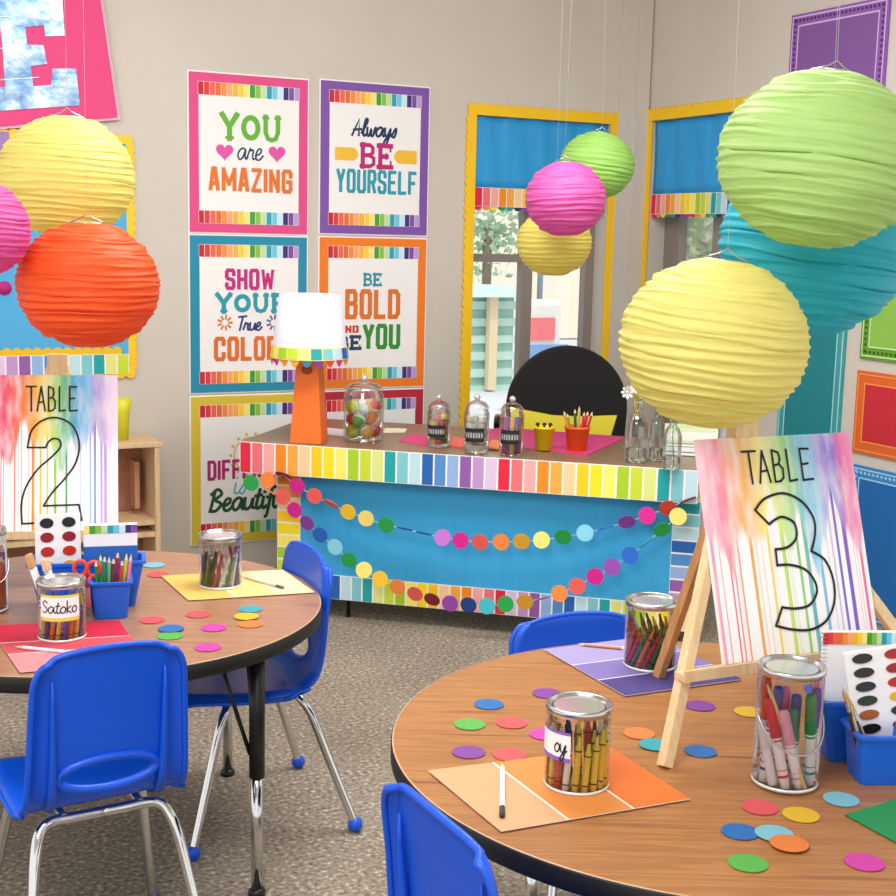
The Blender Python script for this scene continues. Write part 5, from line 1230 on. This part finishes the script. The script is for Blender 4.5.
def easel(name, label, FL, FR, REAR, APEX, ledge_t, ledge_ext, headup=.03, w=.021):
    t = thing(name, label, 'easel', Matrix.Translation((0, 0, 0)))
    mid = (Vector(FL)+Vector(FR))/2; mv = Vector((mid.x, mid.y, TZ)); t.location = mv
    def V(q_): return Vector(q_)-mv
    X_ = (Vector(FR)-Vector(FL)).normalized()
    for a_, off in ((FL, -.018), (FR, .018)):
        bm = bmn(); bar(bm, V(a_), V(APEX)+X_*off, w, w, X_.cross(Vector((0, 0, 1)))); lg = link('leg', bm, M_PINE, t); bevel_mod(lg, .0015)
    bm = bmn(); bar(bm, V(REAR), V(APEX)+Vector((0, .015, .0)), w*1.05, w*.8, X_); lg = link('leg', bm, M_PINE_SHADE, t); bevel_mod(lg, .0015)
    bm = bmn(); box(bm, V(APEX)+Vector((0, 0, headup*.2)), (.05, .03, headup+.03), Matrix.Rotation(math.atan2(X_.y, X_.x), 3, 'Z')); link('head_block', bm, M_PINE, t)
    A1 = Vector(FL).lerp(Vector(APEX), ledge_t); B1 = Vector(FR).lerp(Vector(APEX), ledge_t)
    nf = Vector((X_.y, -X_.x, 0))
    bm = bmn(); bar(bm, V(A1)+nf*.019-X_*ledge_ext, V(B1)+nf*.019+X_*ledge_ext, .03, .013); lg = link('ledge', bm, M_PINE, t); bevel_mod(lg, .0015)
    bm = bmn(); bar(bm, V(A1)+nf*.034-X_*ledge_ext+Vector((0, 0, .004)), V(B1)+nf*.034+X_*ledge_ext+Vector((0, 0, .004)), .006, .02); link('ledge_lip', bm, M_PINE, t)
    return A1, B1, X_, nf
def sign_frame(pt, X_, lean_vec, nf):
    z = lean_vec.normalized(); x = X_.normalized(); y = z.cross(x).normalized(); z = x.cross(y).normalized()
    return Matrix(((x.x, y.x, z.x, pt.x), (x.y, y.y, z.y, pt.y), (x.z, y.z, z.z, pt.z), (0, 0, 0, 1)))
# --- table 3
FL = onz(665, 769, TZ)+Vector((0, .006, .0)); REAR = onz(658, 678, TZ)
dX = Vector((math.cos(math.radians(25)), math.sin(math.radians(25)), 0)); nB = Vector((-dX.y, dX.x, 0))
rel = REAR-FL; wE = 2*rel.dot(dX); FR = FL+dX*wE; mid = (FL+FR)/2
APX = aty(742, 437, (mid+nB*.17).y); FR = FL+dX*wE*1.32
A1, B1, X_, nf = easel('wooden_easel', 'small pale wooden tripod easel on the right table', FL+Vector((0, 0, .001)), FR+Vector((0, 0, .001)), REAR+Vector((0, 0, .001)), APX, .275, .03)
lean = APX-mid
M0 = sign_frame((A1+B1)/2+nf*.018+Vector((0, 0, .0085)), X_, lean, nf)
tl_ = loc_on(M0, 695.5, 441); tr_ = loc_on(M0, 849, 432); bl_ = loc_on(M0, 721, 665)
xc = (tl_[0]+tr_[0])/2; w3 = tr_[0]-tl_[0]; h3 = (tl_[1]+tr_[1])/2-max(bl_[1], 0)
M3 = M0 @ Matrix.Translation((xc, 0, 0.001)); h3 = (tl_[1]+tr_[1])/2
print('SIGN3', w3, h3, 'bl', bl_, tl_, tr_, 'apex', APX, 'wE', wE)
st3 = [(0, '#F6C9D6'), (.10, '#F0809C'), (.17, '#F7B7A8'), (.24, '#F2B468'), (.33, '#F6D27A'), (.40, '#FAF08A'), (.48, '#C6E88A'), (.56, '#A8DE90'), (.63, '#7CC8E6'), (.70, '#9AD4EE'), (.78, '#B5A2EA'), (.86, '#8F7ADC'), (.92, '#EE74AE'), (1, '#F6A0C6')]
def dg(M, pts, closed=False, k=8): return [catmull([loc_on(M, x, y) for x, y in s_], closed=False, k=k) if len(s_) > 2 else [loc_on(M, x, y) for x, y in s_] for s_ in pts]
def c6(x, y): return (620+x/3.246, 420+y/3.246)
D3 = [[c6(438, 292), c6(470, 255), c6(530, 238), c6(590, 265), c6(628, 320), c6(632, 375), c6(620, 425)],
      [c6(620, 425), c6(665, 455), c6(692, 520), c6(695, 590), c6(670, 650), c6(620, 680), c6(560, 680), c6(506, 668)],
      [c6(506, 668), c6(526, 608)], [c6(526, 608), c6(570, 612), c6(615, 600), c6(638, 560), c6(630, 520), c6(600, 485), c6(550, 470), c6(510, 472)],
      [c6(510, 472), c6(504, 420)], [c6(504, 420), c6(545, 412), c6(572, 380), c6(565, 335), c6(530, 315), c6(505, 322), c6(484, 338)], [c6(484, 338), c6(438, 292)]]
tb = (loc_on(M3, 745, 481)[0], loc_on(M3, 775, 482)[1], loc_on(M3, 814, 480)[0]+.004, loc_on(M3, 775, 450)[1])
sign_panel(M3, w3, h3, st3, 'table_sign', 'rainbow watercolour TABLE 3 sign resting on the easel, right table', dg(M3, D3), tb, 0.0)
# --- table 2
FL2 = Vector((-1.16, 3.21, TZ+.001)); d2 = Vector((math.cos(math.radians(12)), math.sin(math.radians(12)), 0)); FR2 = FL2+d2*.36; mid2 = (FL2+FR2)/2; n2 = Vector((-d2.y, d2.x, 0))
ap2 = aty(58, 368, mid2.y+.17)
A1, B1, X_, nf = easel('wooden_easel', 'small pale wooden tripod easel on the left table', FL2, FR2, mid2+n2*.30, ap2, .24, .03)
cpt = (A1+B1)/2+nf*.018+Vector((0, 0, .0085)); M0 = sign_frame(cpt, X_, ap2-mid2, nf)
tr_ = loc_on(M0, 117.5, 375.5); w2 = .30; M2 = M0 @ Matrix.Translation((tr_[0]-w2/2, 0, .001)); h2 = tr_[1]
print('SIGN2', w2, h2, tr_, 'bottom px rows', cpt)
st2 = [(0, '#E23A78'), (.10, '#EE5A6E'), (.20, '#EE7A3E'), (.30, '#F6A83A'), (.40, '#F7DC4C'), (.50, '#9CD46A'), (.58, '#63B890'), (.66, '#4AA8DC'), (.75, '#8FC8EE'), (.82, '#A695DC'), (.90, '#D8BFE6'), (1, '#F0DCF0')]
def c7(x, y): return (x/3.446, 330+y/3.446)
D2_ = [[c7(95, 405), c7(110, 345), c7(150, 310), c7(200, 303), c7(250, 330), c7(273, 390), c7(262, 455), c7(225, 510), c7(180, 560), c7(150, 606)],
       [c7(150, 606), c7(272, 602)], [c7(272, 602), c7(282, 655)], [c7(282, 655), c7(76, 668)], [c7(76, 668), c7(74, 600), c7(90, 540), c7(130, 480), c7(175, 440), c7(207, 405), c7(205, 380), c7(185, 374), c7(168, 385), c7(157, 405)], [c7(157, 405), c7(95, 405)]]
tb = (loc_on(M2, 26, 412)[0], loc_on(M2, 50, 411)[1], loc_on(M2, 79, 411)[0], loc_on(M2, 50, 386.5)[1])
sign_panel(M2, w2, h2, st2, 'table_sign', 'rainbow watercolour TABLE 2 sign resting on the easel, left table', dg(M2, D2_), tb, 4.3)

# ------------------------------------------------------------------ caddies
def tub(bm, cx_, cy_, w, d, h, taper=.84, th=.0035, r=.012):
    """open-topped tapering bin with rounded corners and a rolled lip"""
    def loop(w_, d_, z):
        pts = []; rr = min(r, w_/3, d_/3)
        for (sx_, sy_, a0) in ((1, 1, 0), (-1, 1, PI/2), (-1, -1, PI), (1, -1, 3*PI/2)):
            for k_ in range(5):
                a_ = a0+PI/2*k_/4; pts.append(bm.verts.new((cx_+sx_*(w_/2-rr)+rr*math.cos(a_), cy_+sy_*(d_/2-rr)+rr*math.sin(a_), z)))
        return pts
    L = [loop(w*taper, d*taper, 0), loop(w, d, h*.93), loop(w+.012, d+.012, h*.94), loop(w+.012, d+.012, h), loop(w-th*2, d-th*2, h), loop(w*taper-th*2, d*taper-th*2, th)]
    for a_, b_ in zip(L[:-1], L[1:]):
        for i in range(20): bm.faces.new((a_[i], a_[(i+1) % 20], b_[(i+1) % 20], b_[i]))
    bm.faces.new(L[0]); bm.faces.new(L[-1])
def caddy(M, label, mirror=1):
    t = thing('blue_caddy', label, 'caddy', M, 'blue supply caddies on the tables')
    for cx_ in (-.055, .055):
        bm = bmn(); tub(bm, cx_, -.055, .088, .085, .088); link('front_cup', bm, M_BLUETUB, t)
    bm = bmn(); tub(bm, 0, .045, .262, .085, .112); link('rear_bin', bm, M_BLUETUB, t)
    bm = bmn(); pts = catmull([(-.10, .0, .09), (-.10, .0, .13), (-.075, .0, .155), (0, 0, .16), (.075, 0, .155), (.10, 0, .13), (.10, 0, .09)], k=4)
    return t
def palette(M, w, h, rows, cols, label, brush=False):
    t = thing('paint_palette', label, 'paint set', M)
    bm = rbox((0, 0, h/2), (w, .008, h), .003); link('tray', bm, mat('#F4F4F4', .35), t)
    for ci in range(2):
        for ri in range(rows):
            cx_ = w*(-.24+.48*ci); cz = h*(1-(ri+.6)/(rows+.15)); rx, rz_ = w*.15, h/rows*.34
            bm = bmn(); prism(bm, [(cx_+rx*math.cos(2*PI*q_/20), cz+rz_*math.sin(2*PI*q_/20)) for q_ in range(20)], -.0062, -.004)
            link('paint_pan', bm, P_(cols[(ri*2+ci) % len(cols)], .25), t)
    return t
def leanM(x, y, z, rz, back): return Matrix.Translation((x, y, z)) @ Matrix.Rotation(rz, 4, 'Z') @ Matrix.Rotation(back, 4, 'X')
def brush(base, top, nm, label, r=.0035, wide=False, group=None):
    base, top = Vector(base), Vector(top); L = (top-base).length; q = (top-base).to_track_quat('Z', 'Y')
    t = thing('paintbrush', label, 'brush', Matrix.Translation(base) @ q.to_matrix().to_4x4(), group)
    bm = bmn(); lathe(bm, [(0, 0), (r*.6, 0), (r, L*.5), (r*.8, L*.75)], 10); link('handle', bm, P_(nm, .4), t)
    bm = bmn(); lathe(bm, [(r*.85, L*.72), (r*.95, L*.85)], 10); link('ferrule', bm, M_STEEL, t)
    bm = bmn(); lathe(bm, [(r*.9, L*.85), (r*1.1, L*.92), (0, L)], 10); link('bristles', bm, mat('#C89A5A', .9), t)
# caddy 2 (right table)
f = onz(874, 788, TZ); a_ = math.radians(4)
Mc = fr((f.x+.065, f.y+.105, TZ+.001), a_)
W_ = lambda M, x, y, z: M @ Vector((x, y, z))
MK = fr(W_(Mc, .0, 0, 0), a_)
caddy(MK, 'blue plastic caddy with paints and brushes at the right edge of the right table')
pcols = ['#201A18', '#231C1A', '#241E1C', '#A01418', '#141E2C', '#C01A1E', '#12331C', '#E8B020', '#A85A1E', '#12302A']
q = W_(MK, -.018, -.030, .018)
palette(leanM(q.x, q.y, q.z, a_, -.10) @ Matrix.Rotation(math.radians(-9), 4, 'Y'), .118, .20, 8, ['#201A18', '#A81A1C', '#1E1A1A', '#9A1216', '#141E2C', '#B81A1E', '#12331C', '#E8B020', '#A85A1E', '#12302A'], 'white watercolour paint set standing in the right-hand blue caddy')
def pad(M, w, h, label):
    t = thing('spiral_pad', label, 'sketch pad', M)
    bm = rbox((w/2, 0, h/2), (w, .007, h), .001); link('pages', bm, mat('#F6F6F8', .7), t)
    o = link('rainbow_strip', stripes_bm(w, .022, 24, 0, y=0, th=.0006, pal=STR, sep=.02), stripe_mats(STR), t); o.location = (0, -.0046, h-.024)
    bm = bmn(); n = int(h/.007)
    for i in range(n):
        z = .004+.007*i; tube(bm, [(.0035+.006*math.cos(2*PI*k_/10), .006*math.sin(2*PI*k_/10), z+.001*k_/10) for k_ in range(10)], .0006, 4, closed=True)
    link('spiral_wire', bm, M_STEEL, t)
    bm = bmn(); prism(bm, [(w*.46, h*.50), (w*.50, h*.40), (w*.56, h*.50), (w*.51, h*.56)], -.0042, -.0037); link('printed_mark', bm, P_('#2468B8'), t)
    bm = bmn(); prism(bm, [(w*.45, h*.58), (w*.50, h*.56), (w*.57, h*.60), (w*.51, h*.62)], -.0042, -.0037); link('printed_leaf', bm, P_('#2E9A4A'), t)
q = W_(MK, -.122, .040, .020)
pad(leanM(q.x, q.y, q.z, a_, -.06), .21, .205, 'white spiral sketch pad with rainbow top strip in the right-hand caddy')
for i, (dx, tx, c) in enumerate(((0, -.030, '#3A2A1A'), (.009, -.018, '#C8B090'), (.018, -.006, '#2A2A2A'), (.026, .002, '#B89A70'))):
    b0 = W_(MK, -.078+dx, -.070, .008); t0 = W_(MK, -.118+tx*.3+dx*.5, -.072+.004*i, .165-.012*i)
    brush(b0, t0, c, ['dark handled paintbrush, leftmost in the right-hand caddy', 'tan handled paintbrush in the right-hand caddy', 'black handled paintbrush in the right-hand caddy', 'light wood paintbrush, rightmost in the right-hand caddy'][i], .0035, group='paintbrushes in the right-hand caddy')
# caddy 1 (left table)
f = onz(110, 622, TZ); a1_ = math.radians(14)
MK1 = fr((f.x-.052, f.y+.075, TZ+.005), a1_)
MK1 = fr((f.x-.078, f.y+.098, TZ+.001), a1_)
caddy(MK1, 'blue plastic caddy with pencils and paints on the left table')
q = W_(MK1, -.065, .012+.03, .01)
palette(leanM(q.x, q.y, q.z, a1_+.15, -.05), .105, .212, 6, ['#121418', '#121418', '#8E1620', '#8E1620', '#C02A24', '#C8301E', '#EBC22A', '#EDB41E', '#1C2A1E', '#1A1A20', '#C8C8D0', '#2A3A8A'], 'white watercolour paint set standing in the left-hand blue caddy')
t = thing('marker_box', 'white box with rainbow top strip standing in the left-hand caddy', 'box', leanM(*W_(MK1, .055, .045, .024), a1_, -.03))
bm = rbox((0, 0, .085), (.125, .02, .17), .001); link('carton', bm, mat('#F2F2F4', .6), t)
o = link('rainbow_strip', stripes_bm(.125, .02, 9, 8, y=0, th=.0006, pal=STR, sep=.02), stripe_mats(STR), t); o.location = (-.0625, -.0112, .149)
bm = bmn(); rect(bm, -.0625, .03, .0625, .118, -.0104); link('blue_print', bm, P_('#1F62B8'), t, recalc=False)
for i, (c, nm) in enumerate((('#1E8A3E', 'dark green'), ('#56B83A', 'bright green'), ('#2F7D3C', 'green'), ('#8AD04A', 'light green'), ('#6A3A2A', 'brown'), ('#A82A2A', 'dark red'), ('#D83A2A', 'red'), ('#C8D83A', 'lime'), ('#F07A9A', 'pink'))):
    u = (i-4)/4; b0 = W_(MK1, .055+u*.030, -.055+(.016 if i % 2 else -.012), .006); t0 = W_(MK1, .062+u*.040, -.050+(.02 if i % 2 else -.014), .135+.006*(i % 3))
    stand('coloured_pencil', pencil_bm((t0-b0).length, .0040), [P_(c, .4), M_PINE, P_(c)], '%s pencil in the front cup of the left-hand caddy' % nm, 'pencil', b0, t0, 'pencils in the left-hand caddy')
# scissors
t = thing('scissors', 'orange handled scissors standing in the left-hand caddy', 'scissors', leanM(*W_(MK1, .002, -.060, .03), a1_, 0))
bm = bmn()
for cx_, cz_, rr in ((-.015, .085, .014), (.015, .082, .014)):
    tube(bm, [(cx_+rr*math.cos(2*PI*k_/20), 0, cz_+rr*1.25*math.sin(2*PI*k_/20)) for k_ in range(20)], .0045, 8, closed=True)
    tube(bm, [(cx_*.6, 0, cz_-.016), (-cx_*.1, 0, .04)], .005, 8)
link('handles', bm, P_('#F0401E', .4), t)
bm = bmn(); box(bm, (-.002, 0, .005), (.01, .002, .07), Matrix.Rotation(.05, 3, 'Y')); box(bm, (.003, .002, .005), (.01, .002, .07), Matrix.Rotation(-.05, 3, 'Y')); link('blades', bm, M_STEEL, t)
# glue / wood handled brushes left in the caddy
for i, (x0_, x1_) in enumerate(((-.085, -.128), (-.062, -.092))):
    b0 = W_(MK1, x0_, -.060, .006); t0 = W_(MK1, x1_, -.050, .150-.012*i); Lh = (Vector(t0)-Vector(b0)).length
    q_ = (Vector(t0)-Vector(b0)).to_track_quat('Z', 'Y')
    t = thing('foam_brush', ['white handled brush with a tan foam tip, left end of the left-hand caddy', 'white handled brush leaning second from left in the left-hand caddy'][i], 'brush', Matrix.Translation(b0) @ q_.to_matrix().to_4x4())
    bm = bmn(); lathe(bm, [(0, 0), (.008, 0), (.009, Lh*.78), (0, Lh*.78)], 14); link('handle', bm, mat('#EFEAE4', .5), t)
    bm = rbox((0, 0, Lh*.89), (.026, .014, Lh*.22), .004); link('tip', bm, mat('#CFA06A' if i == 0 else '#E6C49A', .8), t)

# ------------------------------------------------------------------ light
w = bpy.data.worlds.new('world'); scene.world = w; w.use_nodes = True
nt = w.node_tree; bg = nt.nodes['Background']; bg.inputs[0].default_value = (1.0, .99, .98, 1); bg.inputs[1].default_value = 1.25
def area(name, loc, target, size, power, col=(1, 1, 1), sy=None):
    l = bpy.data.lights.new(name, 'AREA'); l.energy = power; l.size = size; l.color = col
    if sy: l.shape = 'RECTANGLE'; l.size_y = sy
    o = bpy.data.objects.new(name, l); COL.objects.link(o); o.location = loc
    o.rotation_euler = (Vector(target)-Vector(loc)).to_track_quat('-Z', 'Y').to_euler(); return o
area('ceiling_lamp', (-.6, 1.2, 2.9), (-.1, 3.4, .6), 1.4, 72, (1, .99, .98))
area('ceiling_lamp', (.3, 3.6, 2.95), (.3, 3.9, 0), 1.8, 82, (1, .99, .98), 1.2)
area('ceiling_lamp', (-1.6, 4.4, 2.95), (-1.2, 4.9, 0), 1.2, 14, (1, .98, .95))
area('yard_fill_light', tuple(WB @ Vector((.5, 3.0, 3.6))), tuple(WB @ Vector((.5, 3.5, 0))), 3.0, 60, (1, 1, 1))  # added area light that brightens the yard; no real lamp hangs there
sl = bpy.data.lights.new('sun', 'SUN'); sl.energy = 1.5; sl.angle = math.radians(3); sl.color = (1, .98, .94)
so = bpy.data.objects.new('sun', sl); COL.objects.link(so); so.rotation_euler = (WB.to_3x3() @ Vector((.15, 1, -1.9))).to_track_quat('-Z', 'Y').to_euler(); so.location = (0, 0, 6)

scene.view_settings.view_transform = 'Standard'; scene.view_settings.look = 'None'
scene.view_settings.exposure = 0.0; scene.view_settings.gamma = 1.0; scene.view_settings.use_curve_mapping = False
